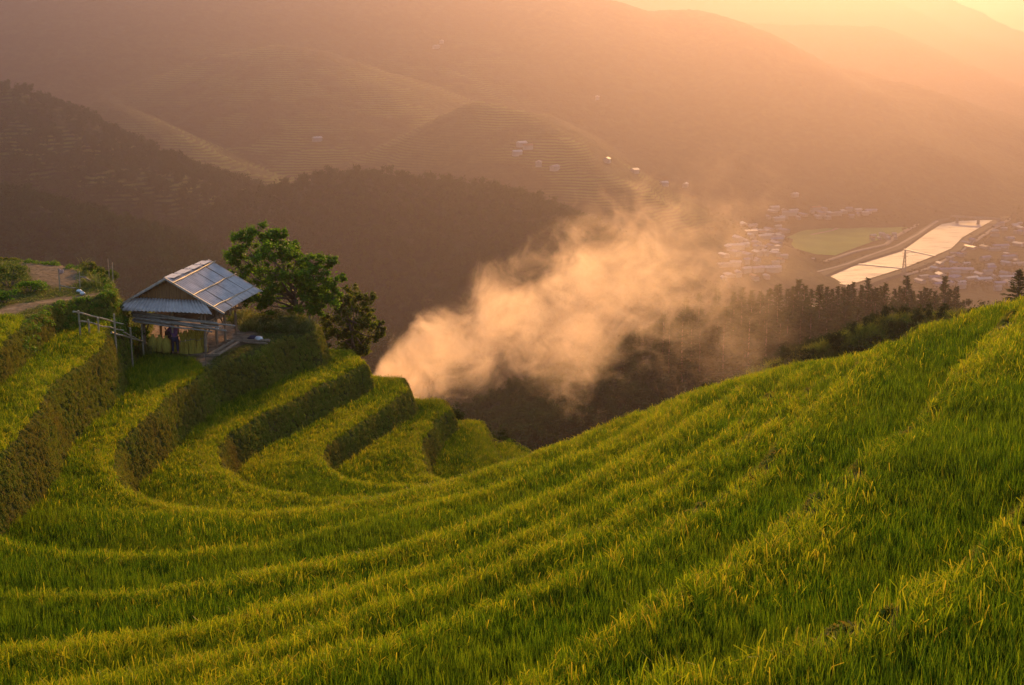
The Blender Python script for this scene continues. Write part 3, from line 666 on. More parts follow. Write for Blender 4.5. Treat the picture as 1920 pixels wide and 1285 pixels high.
# posts
for (u, v, hh) in ((1.6, 0, 2.3), (1.66, 1.35, 2.3), (1.62, 2.65, 2.35), (1.6, 4.3, 2.4), (-1.6, 0, 2.3), (-1.62, 2.1, 2.4), (-1.6, 4.3, 2.4)):
    wp = hw(u, v, 0); g0 = gz(wp.x, wp.y) - HUT.z - .25
    pole((u, v, g0), (u + random.uniform(-.03, .03), v, hh), .085 if v == 0 else .07, 7, .012, 4).build('post', M['timber'], hut)
for a, b in (((0, -.05, 1.55), (0, -.05, 2.9)), ((-1.35, -.3, 1.5), (-1.3, -.3, 2.3)), ((1.55, -.3, 1.45), (1.6, -.32, 2.35)), ((.05, -.36, 1.15), (.05, -.36, 2.35))):
    pole(a, b, .05, 6, .01, 3).build('stud', M['timber'], hut)
for a, b, r in (((-2.0, 0, 1.62), (2.3, 0, 1.5), .06), ((-1.9, 2.6, 1.6), (2.0, 2.6, 1.55), .06), ((-1.9, 4.3, 1.6), (2.0, 4.3, 1.55), .06), ((1.6, -.3, 1.5), (1.62, 4.6, 1.55), .06), ((-1.6, -.3, 1.6), (-1.6, 4.6, 1.6), .06),
                ((1.6, -.3, 2.27), (1.62, 4.6, 2.27), .05), ((-1.6, -.3, 2.27), (-1.6, 4.6, 2.27), .05)):
    pole(a, b, r, 7, .015, 4).build('beam', M['timber'], hut)
for a, b in (((1.62, .08, .95), (1.66, 1.0, 1.5)), ((1.62, 2.6, .95), (1.66, 2.0, 1.5)), ((-1.6, .1, .9), (-1.6, .8, 1.5))):
    MB().bar(a, b, .07, .05).build('brace', M['timber'], hut)
mb = MB()
for i in range(15): mb.box((-1.65 + i * .235, 2.2, 1.68 + .01 * (i % 2)), (.21, 4.4, .03))
mb.build('loft_floor', M['timber'], hut)
for i in range(7): MB().bar((1.85 + .05 * i % .2, 1.2 + .35 * i, 2.2), (2.0 + .07 * (i % 3), 1.1 + .38 * i, 1.6), .05, .03).build('side_slat', M['plank'], hut)
# ground sill frame beside the hut
for a, b in (((1.75, -.15, .03), (2.0, 2.9, .05)), ((2.2, .0, .03), (2.35, 2.6, .06)), ((1.5, -.1, .04), (2.3, .0, .06)), ((1.55, 2.8, .05), (3.3, 2.95, .12))):
    w1, w2 = hw(*a), hw(*b); a = (a[0], a[1], gz(w1.x, w1.y) - HUT.z + .06); b = (b[0], b[1], gz(w2.x, w2.y) - HUT.z + .07)
    MB().bar(a, b, .11, .10).build('sill_beam', M['timber'], hut)
# stacked bamboo poles under the skirt roof: each lifts away
k = 0
for lay, (vv, zz) in enumerate(((-.20, 1.74), (-.33, 1.70), (-.46, 1.66), (-.25, 1.90), (-.39, 1.86), (-.50, 1.82), (-.30, 2.03), (-.43, 2.0), (-.36, 2.14))):
    u0 = -2.0 + random.uniform(-.15, .3); u1 = 2.5 + random.uniform(-.5, .9)
    a, b = hw(u0, vv, zz + .02), hw(u1, vv - .05, zz - .30 - .03 * (lay % 3))
    o = pole((0, 0, 0), b - a, random.uniform(.045, .068), 8, .025, 8, .035).build('bamboo_pole', M['greybamboo'], loc=a)
    tag(o, 'weathered bamboo pole in the stack laid along the front of the hut', 'pole', 'bamboo poles stacked along the hut front')
# straw sheaves and sacks under the hut
def sheaf():
    e = empty('straw_sheaf'); mb = MB()
    for i in range(46):
        a = random.uniform(0, 6.28); r = .17 * math.sqrt(random.random()); q = random.uniform(.5, 1.1)
        p0 = Vector((math.cos(a) * r * 1.3, math.sin(a) * r * 1.3, 0)); p1 = Vector((math.cos(a) * r * .55, math.sin(a) * r * .55, .62)); p2 = p1 + Vector((math.cos(a) * .12 * q, math.sin(a) * .12 * q, .42 * q))
        mb.tube([p0, p1, p2], [.018, .014, .02], 4)
    mb.build('stalks', M['yellow'], e)
    MB().tube([(math.cos(t * .5) * .115, math.sin(t * .5) * .115, .62) for t in range(13)], .012, 4).build('tie', M['bamboo'], e)
    return e
s0 = sheaf()
lab = ['yellow straw sheaf nearest the purple shirted person', 'yellow straw sheaf standing second from the purple shirted person', 'yellow straw sheaf in the middle of the row under the loft', 'yellow straw sheaf fourth along the row under the loft', 'yellow straw sheaf nearest the front corner post of the hut', 'yellow straw sheaf standing behind the row under the hut']
for i, (u, v) in enumerate(((.35, .15), (.58, .25), (.80, .35), (1.0, .5), (1.2, .7), (.7, 1.2))):
    e = s0 if i == 0 else copy_tree(s0)
    p = hw(u, v, 0); e.location = (p.x, p.y, gz(p.x, p.y)); e.rotation_euler = (0, 0, i * 1.3); e.scale = (1, 1, 1.05 + .06 * (i % 3))
    tag(e, lab[i], 'straw sheaf', 'straw sheaves under the hut')
def sack(i, u, v, label):
    mb = MB(); V_ = []; n = 12; prof = [(0, .16), (.06, .23), (.3, .26), (.55, .24), (.72, .14), (.78, .06), (.86, .11)]
    for z, r in prof:
        for k in range(n):
            a = 2 * math.pi * k / n; rr_ = r * (1 + .08 * math.sin(3 * a + i + z * 5)); V_.append((rr_ * math.cos(a), rr_ * .8 * math.sin(a), z))
    fs = [(j * n + k, j * n + (k + 1) % n, (j + 1) * n + (k + 1) % n, (j + 1) * n + k) for j in range(len(prof) - 1) for k in range(n)] + [tuple(range(n))[::-1], tuple((len(prof) - 1) * n + k for k in range(n))]
    mb.add(V_, fs); p = hw(u, v, 0)
    o = mb.build('grain_sack', M['yellow'], smooth=True, loc=(p.x, p.y, gz(p.x, p.y))); tag(o, label, 'sack', 'yellow sacks under the hut')
for i, (u, v, l) in enumerate(((-1.2, .1, 'yellow grain sack beside the front corner post at the fence end of the hut'), (-.85, .15, 'yellow grain sack second from the fence end of the hut'), (-.5, .1, 'yellow grain sack in front of the person in the straw hat'), (-.2, .45, 'yellow grain sack half behind the purple shirted person'))): sack(i, u, v, l)
p = hw(1.05, .9, 0); g0 = gz(p.x, p.y)
mb = MB(); mb.box((0, 0, .14), (.55, .38, .26)); mb.box((0, -.2, .14), (.6, .03, .05)); mb.box((0, .2, .14), (.6, .03, .05)); mb.box((0, 0, .285), (.5, .33, .02))
tag(mb.build('wooden_crate', M['plank'], loc=(p.x, p.y, g0)), 'brown wooden crate on the dirt floor behind the front corner post', 'crate')
# cloth bags hanging
def bag(name, a, h, wd, mt, label, cat):
    mb = MB(); n = 8; V_ = []
    for z, r in ((0, .02), (-.15, .35), (-.5, .5), (-.85, .48), (-1, .25)):
        for k in range(n): V_.append((wd * r * math.cos(2 * math.pi * k / n), wd * .6 * r * math.sin(2 * math.pi * k / n), h * z))
    mb.add(V_, [(j * n + k, j * n + (k + 1) % n, (j + 1) * n + (k + 1) % n, (j + 1) * n + k) for j in range(4) for k in range(n)] + [tuple(4 * n + k for k in range(n))])
    tag(mb.build(name, mt, smooth=True, loc=a), label, cat)
bag('hanging_bag', hw(-2.35, -.5, 1.75), .45, .28, M['white'], 'pale blue white plastic bag hanging at the fence side of the hut', 'bag')
bag('hanging_bag', hw(2.2, .1, 1.45), .2, .15, M['white'], 'small white bag hanging from the pole ends beside the hut', 'bag')
bag('water_can', hw(1.95, 2.3, 2.1), .22, .45, M['teal'], 'teal plastic can hanging under the eave at the rear post', 'can')
# timber and litter beside the hut
for i, (a, b, r) in enumerate(((( 2.6, 2.6), (4.0, 2.2), .06), ((2.5, 2.9), (3.9, 2.9), .07), ((2.9, 3.1), (3.8, 3.3), .05))):
    p, q = hw(*a, 0), hw(*b, 0); p.z = gz(p.x, p.y) + r + .03; q.z = gz(q.x, q.y) + r + .06
    tag(pole((0, 0, 0), q - p, r, 8, .02, 5).build('log', M['timber'], loc=p), ['pale log lying outermost beside the hut floor', 'thick grey log lying in the middle of the woodpile beside the hut', 'short dark log lying nearest the weeds beside the hut'][i], 'log', 'logs lying beside the hut')
def lumpy(name, c, r3, mt, label, cat, seed=0, parent=None):
    rr = np.random.default_rng(seed); V_ = []; n = 10
    for j in range(7):
        ph = math.pi * j / 6
        for k in range(n):
            q = 1 + rr.uniform(-.2, .2); V_.append((r3[0] * math.sin(ph) * math.cos(2 * math.pi * k / n) * q, r3[1] * math.sin(ph) * math.sin(2 * math.pi * k / n) * q, r3[2] * math.cos(ph) * q))
    mb = MB().add(V_, [(j * n + k, (j + 1) * n + k, (j + 1) * n + (k + 1) % n, j * n + (k + 1) % n) for j in range(6) for k in range(n)])
    o = mb.build(name, mt, parent, smooth=True, loc=c)
    if label: tag(o, label, cat)
    return o
p = hw(3.3, 3.0, 0); lumpy('cloth_bundle', (p.x, p.y, gz(p.x, p.y) + .22), (.22, .18, .13), M['white'], 'crumpled pale cloth lying on the logs beside the hut', 'cloth', 3)
p = hw(2.9, 3.3, 0); lumpy('cloth_bundle', (p.x, p.y, gz(p.x, p.y) + .15), (.3, .2, .15), M['navy'], 'dark bundle of cloth behind the logs beside the hut', 'cloth', 4)
p = hw(2.75, -.05, 0)
for i, (px, py) in enumerate(((149, 549), (155, 554))):
    q = unz(px, py, ZP - .05); lumpy('plastic_litter', (q.x, q.y, gz(q.x, q.y) + .08), (.14, .1, .08), M['white'], ['white plastic litter on the grass above the path', 'smaller white litter scrap nearest the path'][i], 'litter', 6 + i)
q = unz(387, 688, -15.75); q.z = gz(q.x, q.y)
tag(pole((0, 0, -.2), (-.03, 0, 1.12), .022, 5, .012, 4).build('stake', M['bark'], loc=q), 'thin dark stake standing at the terrace lip before the hut', 'stake')

# ------------------------------------------------------------------ fences
def fence(name, label, posts, rails, mt=None):
    e = empty(name, posts[0][0]); e0 = Vector(posts[0][0]); tag(e, label, 'fence')
    for p, h, r, lean in posts:
        p = Vector(p) - e0; pole(p - Vector((0, 0, .2)), p + Vector((lean, 0, h)), r, 6, .012, 3).build('post', mt or M['greybamboo'], e)
    for a, b, r in rails:
        pole(Vector(a) - e0, Vector(b) - e0, r, 6, .03, 6, r * .7).build('rail', mt or M['greybamboo'], e)
A = unz(150, 624, -13.25); Bm = unz(217, 644, -13.9); C_ = unz(270, 668, -15.7)
def fl(f_):    # along the fence
    return A.lerp(Bm, f_) if f_ <= 1 else Bm.lerp(C_, f_ - 1)
ps = []
for f_, h in ((0, 1.0), (.28, .75), (.55, .95), (1.0, 1.35), (1.55, 1.1), (2.0, 1.6)):
    q = fl(f_).copy(); q.z = min(q.z, gz(q.x, q.y) + .1); ps.append((q, (fl(f_).z + h - q.z) , .045, random.uniform(-.05, .05)))
up = lambda v, h: v + Vector((0, 0, h))
fence('bamboo_fence', 'weathered bamboo rail fence running from the terrace bank down to the hut', ps,
      [(up(fl(-.15), .88), up(fl(1.3), 1.1), .05), (up(fl(.05), .55), up(fl(1.3), .8), .045), (up(fl(.9), .45), up(fl(2.0), .75), .05), (up(fl(1.3), .72), up(fl(2.0), .70), .035)], M['bamboo'])
zf = -12.4
def fp(px, py, dz=0): q = unz(px, py, zf); q.z = gz(q.x, q.y) + dz; return q
g1, g2, g3, g4 = fp(113, 545), fp(150, 540), fp(178, 535), fp(214, 528)
fence('pole_fence', 'pale pole fence bending round the bare field on the upper terrace', [(g1, 1.15, .03, -.02), (g2, .85, .025, .02), (g4, .75, .035, 0), (fp(206, 527), 1.6, .022, -.03), (fp(212, 528), 1.8, .026, .02)],
      [(up(g1, .30), up(g4, .30), .035), (up(g2, .62), up(g4, .72), .035), (up(g4, .30), up(g4, .72), .03)], M['bamboo'])
# cloth on the first post
mb = MB(); n = 6; V_ = []
for i in range(n + 1):
    for j in range(5):
        V_.append((.20 * i / n * 1.1, .05 * math.sin(i * 1.3 + j), -.28 * j / 4 * (1 - .5 * i / n) - .05 * i / n))
mb.add(V_, [(i * 5 + j, i * 5 + j + 1, i * 5 + j + 6, i * 5 + j + 5) for i in range(n) for j in range(4)])
o = mb.build('cloth_flag', M['pinkcloth'], smooth=True, loc=up(g1, 1.1)); o.modifiers.new('t', 'SOLIDIFY').thickness = .012
tag(o, 'small faded pink cloth tied to the top of the field fence post', 'flag')

# ------------------------------------------------------------------ people
def skinned(name, joints, mt, parent, loc=None, rz=0):
    """joints: list of chains [(pos, r), ...]; chains starting at an existing position weld to it"""
    V_, E_, Rr, key = [], [], [], {}
    for ch in joints:
        prev = None
        for p, r in ch:
            kk = tuple(round(c, 4) for c in p)
            if kk not in key: key[kk] = len(V_); V_.append(p); Rr.append(r)
            i = key[kk]
            if prev is not None: E_.append((prev, i))
            prev = i
    me = bpy.data.meshes.new(name); me.from_pydata(V_, E_, []); me.materials.append(mt); o = link(name, me, parent, loc)
    md = o.modifiers.new('skin', 'SKIN'); md.use_smooth_shade = True
    if not me.skin_vertices: me.attributes
    lay = me.skin_vertices[0] if len(me.skin_vertices) else None
    if lay:
        for i, d in enumerate(lay.data):
            rr = Rr[i]; d.radius = rr if isinstance(rr, tuple) else (rr, rr); d.use_root = (i == 0)
    o.modifiers.new('sub', 'SUBSURF').levels = 1; o.modifiers['sub'].render_levels = 2
    return o
def ensure_skin(o, joints): pass
def person(loc, rz, label, shirt, trousers, hat, pose):
    e = empty('person', loc, rz); tag(e, label, 'person')
    P = pose; rad = dict(pel=.13, waist=.115, chest=(.15, .12), neck=.05, head1=.075, head2=.095, head3=.06, sh=.055, el=.042, wr=.03, hip=.085, kn=.055, an=.038, toe=.035)
    g = lambda k: (P[k], rad[k.split('_')[0]])
    hand = []
    for s in ('l', 'r'):
        w = Vector(P['wr_' + s]); d = (w - Vector(P['el_' + s])).normalized(); sd = d.cross(Vector((0, 0, 1))); sd = sd.normalized() if sd.length > .1 else Vector((1, 0, 0)); dn = sd.cross(d)
        palm = w + d * .07; hand.append([(P['wr_' + s], .03), (tuple(palm), (.034, .02))])
        for q, ln in ((-1.2, .06), (-.4, .07), (.4, .068), (1.2, .055)):
            k1 = palm + d * .03 + sd * .018 * q; k2 = k1 + d * ln * .5 - dn * .008; k3 = k2 + d * ln * .45 - dn * .025
            hand.append([(tuple(palm), (.034, .02)), (tuple(k1), .009), (tuple(k2), .008), (tuple(k3), .007)])
        t1 = w + d * .035 + sd * .035; hand.append([(tuple(palm), (.034, .02)), (tuple(t1), .01), (tuple(t1 + d * .04 + sd * .01), .008)])
    body = [[g('pel'), g('waist'), g('chest'), g('neck'), g('head1'), g('head2'), g('head3')]]
    for s in ('l', 'r'):
        body += [[g('chest'), g('sh_' + s), g('el_' + s), g('wr_' + s)], [g('pel'), g('hip_' + s), g('kn_' + s), g('an_' + s), g('toe_' + s)]]
    skinned('body', body + hand, M['skin'], e)
    f_ = 1.22; sc = lambda r: tuple(q * f_ for q in r) if isinstance(r, tuple) else r * f_ + .004
    G = lambda k: (P[k], sc(rad[k.split('_')[0]]))
    sh = [[G('pel'), G('waist'), G('chest')]] + [[G('chest'), G('sh_' + s), G('el_' + s)] for s in ('l', 'r')]
    skinned('shirt', sh, shirt, e)
    tr = []
    for s in ('l', 'r'):
        an = Vector(P['an_' + s]).lerp(Vector(P['kn_' + s]), .12); tr.append([(P['pel'], .15), G('hip_' + s), G('kn_' + s), (tuple(an), .055)])
    skinned('trousers', tr, trousers, e)
    h = Vector(P['head2']); up_ = (Vector(P['head3']) - Vector(P['head1'])).normalized()
    fw = Vector(P.get('face', (0, 1, 0)))
    hr = skinned('hair', [[(tuple(h - fw * .03), .1), (tuple(h - fw * .02 + up_ * .06), .085)]], M['hair'], e)
    mb = MB()
    for sx in (-1, 1):
        sd = fw.cross(up_).normalized() * sx; MB().box(h + fw * .088 + sd * .035 + up_ * .005, (.022, .014, .014)).build('eye', M['hair'], e)
    MB().box(h + fw * .09 - up_ * .055, (.04, .012, .01)).build('mouth', M['hair'], e)
    MB().tube([h + fw * .08 + up_ * .0, h + fw * .112 - up_ * .03], [.01, .016], 6).build('nose', M['skin'], e)
    if hat:
        V_ = []; n = 18
        for z, r in ((.13, .01), (.12, .06), (.08, .10), (.055, .12), (.02, .23), (.005, .24), (.045, .115)):
            for k in range(n): V_.append(h + up_ * z + Vector((r * math.cos(2 * math.pi * k / n), r * math.sin(2 * math.pi * k / n), 0)))
        MB().add(V_, [(j * n + k, j * n + (k + 1) % n, (j + 1) * n + (k + 1) % n, (j + 1) * n + k) for j in range(6) for k in range(n)]).build('straw_hat', M['strawhat'], e, True)
    return e
poseA = dict(pel=(0, 0, .82), waist=(-.02, .04, .98), chest=(-.06, .1, 1.2), neck=(-.08, .13, 1.36), head1=(-.08, .15, 1.42), head2=(-.08, .16, 1.5), head3=(-.08, .15, 1.58),
             sh_l=(-.23, .12, 1.28), el_l=(-.36, .28, 1.12), wr_l=(-.44, .46, 1.2), sh_r=(.11, .1, 1.28), el_r=(.1, .32, 1.14), wr_r=(-.08, .5, 1.16),
             hip_l=(-.1, 0, .78), kn_l=(-.11, .06, .44), an_l=(-.12, 0, .08), toe_l=(-.13, .14, .03), hip_r=(.1, 0, .78), kn_r=(.12, .03, .44), an_r=(.13, -.06, .08), toe_r=(.15, .09, .03))
p = hw(.02, -.05, 0)
person((p.x, p.y, gz(p.x, p.y)), HRZ + .35, 'person in purple shirt and dark trousers stooping under the hut with back turned', M['purple'], M['navy'], False, poseA)
poseB = dict(pel=(0, 0, .78), waist=(0, .06, .92), chest=(.02, .18, 1.1), neck=(.03, .27, 1.2), head1=(.03, .31, 1.24), head2=(.03, .35, 1.3), head3=(.03, .37, 1.37),
             sh_l=(-.15, .22, 1.14), el_l=(-.22, .34, .9), wr_l=(-.12, .5, .78), sh_r=(.19, .22, 1.14), el_r=(.24, .36, .9), wr_r=(.12, .52, .8),
             hip_l=(-.1, 0, .74), kn_l=(-.12, .1, .42), an_l=(-.12, 0, .08), toe_l=(-.13, .14, .03), hip_r=(.1, 0, .74), kn_r=(.11, .1, .42), an_r=(.12, 0, .08), toe_r=(.13, .14, .03))
p = hw(-.75, .95, 0)
person((p.x, p.y, gz(p.x, p.y)), HRZ - 1.2, 'person in dark clothes and pale straw hat bending behind the yellow sacks', M['navy'], M['navy'], True, poseB)

# ------------------------------------------------------------------ trees by the hut
def limb(mb, p, d, L, r, depth, out):
    pts = [p]; rs = [r]; q = p.copy(); dd = d.copy()
    for i in range(4):
        dd = (dd + Vector((random.gauss(0, .12), random.gauss(0, .12), random.gauss(0, .08)))).normalized(); q = q + dd * L / 4; pts.append(q.copy()); rs.append(r * (1 - .12 * (i + 1)))
    mb.tube(pts, rs, 6 if depth else 9); out.append(q)
    return q, dd
def broad_tree(name, base, trunk_top, clumps, mt, leaf, nper, label, bark='bark', r0=.16, seed=1, flat=.8):
    random.seed(seed); e = empty(name, base); tag(e, label, 'tree'); b = Vector(base); tp = Vector(trunk_top) - b
    mb = MB(); pts = [Vector((0, 0, -.4))]
    for i in range(1, 6): pts.append(tp * (i / 5) + Vector((random.gauss(0, .06), random.gauss(0, .06), 0)))
    mb.tube(pts, [r0 * (1 - .1 * i) for i in range(6)], 10)
    V_, F_, T_ = [], [], []; nb = 0
    for i, (c, r) in enumerate(clumps):
        c = Vector(c) - b; st_ = pts[random.choice((2, 3, 4, 5))]
        mid = st_.lerp(c, .5) + Vector((random.gauss(0, .2), random.gauss(0, .2), random.uniform(-.3, .1)))
        mb.tube([st_, mid, c], [r0 * .42, r0 * .28, r0 * .1], 6)
        for sub in range(13):                      # twigs bearing leaf tufts
            d = Vector((random.gauss(0, 1), random.gauss(0, 1), random.gauss(.1, .7))).normalized(); tpz = c + d * r * random.uniform(.35, 1.2)
            mb.tube([c, tpz], [r0 * .08, r0 * .03], 4)
            v, f_, t_ = cl_leaves(nper // 13, (r * .40, r * .40, r * .3), leaf, seed * 1000 + i * 7 + sub, 0.35, full=True)
            V_.append(v + np.array(tpz)); F_.append(f_ + nb); nb += len(v); T_ += list(np.clip(np.array(t_) * .7 + random.uniform(-.1, .35), 0, 1))
    mb.build('trunk', M[bark], e, True)
    me = mesh_np('crown', np.concatenate(V_), np.concatenate(F_), M[mt]); attr(me, 'tint', T_); link('crown', me, e)
    return e
def clumps_px(lst, D, dd=.9):
    return [(tuple(und(px, py, D + random.uniform(-dd, dd))), r / 2637 * D * 1.02) for px, py, r in lst]
random.seed(5)
b0 = und(573, 615, 76); b0.z = gz(b0.x, b0.y); tt = und(540, 520, 76.5)
cl1 = clumps_px([(478, 440, 24), (458, 452, 20), (500, 448, 20), (518, 440, 15), (440, 480, 22), (468, 480, 26), (500, 480, 28), (530, 475, 24), (545, 462, 13), (452, 510, 24), (485, 515, 30), (520, 515, 30), (555, 490, 26),
    (582, 492, 20), (605, 484, 17), (622, 492, 11), (560, 525, 28), (595, 525, 26), (618, 530, 18), (440, 532, 16), (470, 545, 24), (505, 548, 26), (540, 550, 26), (575, 555, 28), (606, 560, 24), (500, 572, 16), (470, 562, 14), (548, 578, 16), (625, 560, 16), (590, 582, 16), (640, 520, 9)], 76, 1.3)
broad_tree('broadleaf_tree', b0, tt, cl1, 'leaf', .085, 1500, 'large dark green spreading tree behind the hut', r0=.17, seed=3)
b1 = und(580, 612, 75.3); b1.z = gz(b1.x, b1.y)
mb = pole((0, 0, -.2), (0.02, 0, 1.35), .06, 8, .02, 4, .045); e = empty('pale_trunk_tree', b1); mb.build('trunk', M['pale_bark'], e)
V_, F_, T_ = [], [], []; nb = 0
for i in range(5):
    v, f_, t_ = cl_leaves(120, (.34, .34, .26), .075, 900 + i, .3); V_.append(v + np.array([RNG.uniform(-.35, .35), RNG.uniform(-.3, .3), 1.35 + .2 * i * .6])); F_.append(f_ + nb); nb += len(v); T_ += t_
me = mesh_np('crown', np.concatenate(V_), np.concatenate(F_), M['leaf']); attr(me, 'tint', T_); link('crown', me, e)
tag(e, 'slender pale trunked sapling under the large tree', 'tree')
b2 = und(662, 668, 80); b2.z = max(b2.z - .6, gz(b2.x, b2.y)); t2 = und(655, 600, 80)
cl2 = clumps_px([(640, 558, 16), (662, 552, 18), (684, 560, 16), (635, 580, 22), (662, 580, 24), (690, 585, 18), (632, 605, 24), (662, 608, 26), (692, 610, 20), (712, 612, 10), (628, 630, 20), (655, 636, 26), (685, 636, 22), (706, 630, 12), (640, 655, 14), (668, 658, 18), (690, 655, 14), (612, 600, 16), (610, 625, 14)], 80, 1.0)
broad_tree('round_tree', b2, t2, cl2, 'leaf2', .08, 1200, 'bushy rounded tree on the terrace edge beside the smoke', r0=.12, seed=8, flat=1)
def bush(px, py, z, r3, n, leaf, mt, label, seed, cat='bush', nstem=5):
    q = unz(px, py, z); q.z = gz(q.x, q.y); e = empty('bush', q); tag(e, label, cat); mb = MB(); V_, F_, T_ = [], [], []; nb = 0; rr = random.Random(seed)
    for i in range(nstem * 2):
        c = Vector((rr.uniform(-1, 1) * r3[0] * .7, rr.uniform(-1, 1) * r3[1] * .7, rr.uniform(.3, .95) * r3[2]))
        mb.tube([(c.x * .2, c.y * .2, -.1), c * .6, c], [.03, .02, .01], 5)
        s = rr.uniform(.35, .6); v, f_, t_ = cl_leaves(n // (nstem * 2), (r3[0] * s, r3[1] * s, r3[2] * s * .75), leaf, seed * 50 + i, .3)
        V_.append(v + np.array(c)); F_.append(f_ + nb); nb += len(v); T_ += list(np.clip(np.array(t_) * .7 + rr.uniform(0, .3), 0, 1))
    mb.build('stems', M['bark'], e); me = mesh_np('foliage', np.concatenate(V_), np.concatenate(F_), M[mt]); attr(me, 'tint', T_); link('foliage', me, e)
bush(18, 536, -12.4, (1.1, .8, 1.0), 2200, .06, 'weed', 'tall grassy green bush at the corner of the bare field', 21)
bush(58, 545, -12.4, (.75, .6, .45), 1100, .06, 'leaf', 'low dark bush between the bare field and the path', 22)
bush(8, 566, -12.4, (.7, .6, .5), 900, .06, 'leaf', 'small dark bush beside the path at the photo edge', 23)
bush(200, 522, -12.4, (.55, .5, .8), 1100, .06, 'leaf2', 'yellow green bush growing through the end of the pole fence', 24)
bush(228, 530, -12.6, (.55, .5, .6), 900, .06, 'leaf2', 'yellow green bush on the brink between fence and hut roof', 25)
bush(168, 512, -12.4, (.4, .4, .45), 600, .06, 'leaf2', 'small bush behind the far rail of the pole fence', 26)
bush(248, 552, -13.0, (.8, .6, .9), 1300, .06, 'leaf', 'dark hedge bush behind the low eave of the hut', 27)
bush(240, 630, -14.8, (.6, .6, .7), 900, .06, 'leaf', 'dark green bush between the bamboo fence and the hut', 28)
bush(545, 612, -15.75, (.8, .6, .55), 1300, .06, 'weed', 'pale flowering weed bush under the large tree', 29)
bush(500, 604, -15.75, (.9, .6, .6), 1300, .06, 'weed', 'pale green bush between the hut and the large tree', 30)

# ------------------------------------------------------------------ pines on the ridge
def pine(seed, h=9.0, w=2.3):
    rr = np.random.default_rng(seed); V_ = []; F_ = []; T_ = []
    for z in np.arange(h * .12, h * .98, h * .035):
        k = 1 - z / h; R0 = w * (k ** .8) * rr.uniform(.65, 1.1) + .12
        for i in range(int(6 + 7 * k)):
            a = rr.uniform(0, 6.28); L = R0 * rr.uniform(.6, 1.1)
            for s in range(7):
                q = (s + .5) / 7 * L; p = np.array([math.cos(a) * q, math.sin(a) * q, z + .35 * q * (1 if k < .3 else .15) + rr.normal(0, .08)])
                dv = np.array([math.cos(a + rr.normal(0, .8)), math.sin(a + rr.normal(0, .8)), rr.uniform(.0, .8)]); sd = np.cross(dv, rr.normal(size=3)); sd /= np.linalg.norm(sd) + 1e-6; s_ = rr.uniform(.18, .4); b = len(V_)
                V_ += [p - sd * .09, p + dv * s_, p + sd * .09, p - dv * .1]; F_.append((b, b + 3, b + 2, b + 1)); T_ += [rr.uniform(0, 1)] * 4
    return np.array(V_), np.array(F_), T_
def pine_thing(seed, name='pine_tree'):
    e = empty(name); me = mesh_np('crown', *pine(seed)[:2], M['pine']); attr(me, 'tint', pine(seed)[2]); link('crown', me, e)
    pole((0, 0, -.8), (0, 0, 8.4), .16, 7, .05, 6, .04).build('trunk', M['bark'], e); return e
PR = [pine_thing(400 + i) for i in range(4)]; used = [False] * 4
def put_pine(px, ytop, dD, label, group, wide=1.0):
    Pc = RP['P'][0]; D0 = np.interp(px, [980, 1260, 1600, 1900], [345, 402, 432, 417]) + dD * 1.5
    q = und(px, 600, D0); z0 = fz(q.x, q.y) - .3; q = Vector((q.x, q.y, z0)); tz = und(px, ytop, D0).z; h = max(3.0, tz - z0)
    i = random.randrange(4); e = PR[i] if not used[i] else copy_tree(PR[i]); used[i] = True
    s = h / 9.0; e.location = q; e.scale = (s * wide, s * wide, s); e.rotation_euler = (0, 0, random.uniform(0, 6)); tag(e, label, 'pine tree', group)
random.seed(12)
named = [(1495, 523, 'tall dark pine just left of where the river leaves the trees'), (1623, 520, 'pointed pine standing against the river below the second weir'), (1695, 516, 'tallest pine on the ridge directly below the pylon'), (1767, 517, 'tall lone pine right of the pylon on the ridge')]
for px, yt, l in named: put_pine(px, yt, 0, l, 'pines on the wooded ridge', 1.15)
for px, yt in ((1343, 540), (1390, 538), (1425, 545), (1457, 532), (1475, 541), (1518, 541), (1535, 533), (1558, 541), (1578, 538), (1597, 528), (1612, 534), (1640, 538), (1657, 530), (1674, 541), (1710, 545), (1732, 538), (1750, 545), (1790, 536), (1310, 548), (1285, 556), (1375, 546), (1408, 543), (1440, 540), (1486, 536), (1506, 534), (1548, 537), (1568, 536), (1588, 533), (1632, 541), (1648, 536), (1684, 536), (1704, 540), (1722, 545), (1741, 541), (1778, 541)):
    put_pine(px, yt, random.uniform(-4, 4), 'dark pine in the unbroken row along the wooded ridge', 'pines in the ridge row', 1.15)
for i in range(44):
    px = random.uniform(1240, 1800); put_pine(px, 560 + random.uniform(0, 45) + max(0, 1330 - px) * .25, random.uniform(-22, -6), 'lower pine on the near face of the wooded ridge', 'pines on the near face of the ridge', 1.3)
b3 = und(1905, 575, 200)
e = pine_thing(480); q = und(1908, 560, 190); e.location = (q.x, q.y, und(1908, 600, 190).z - 1); s = (und(1908, 505, 190).z - e.location.z) / 9; e.scale = (s * 1.6, s * 1.6, s); tag(e, 'dark bushy conifer rising behind the rice slope at the photo edge', 'pine tree')

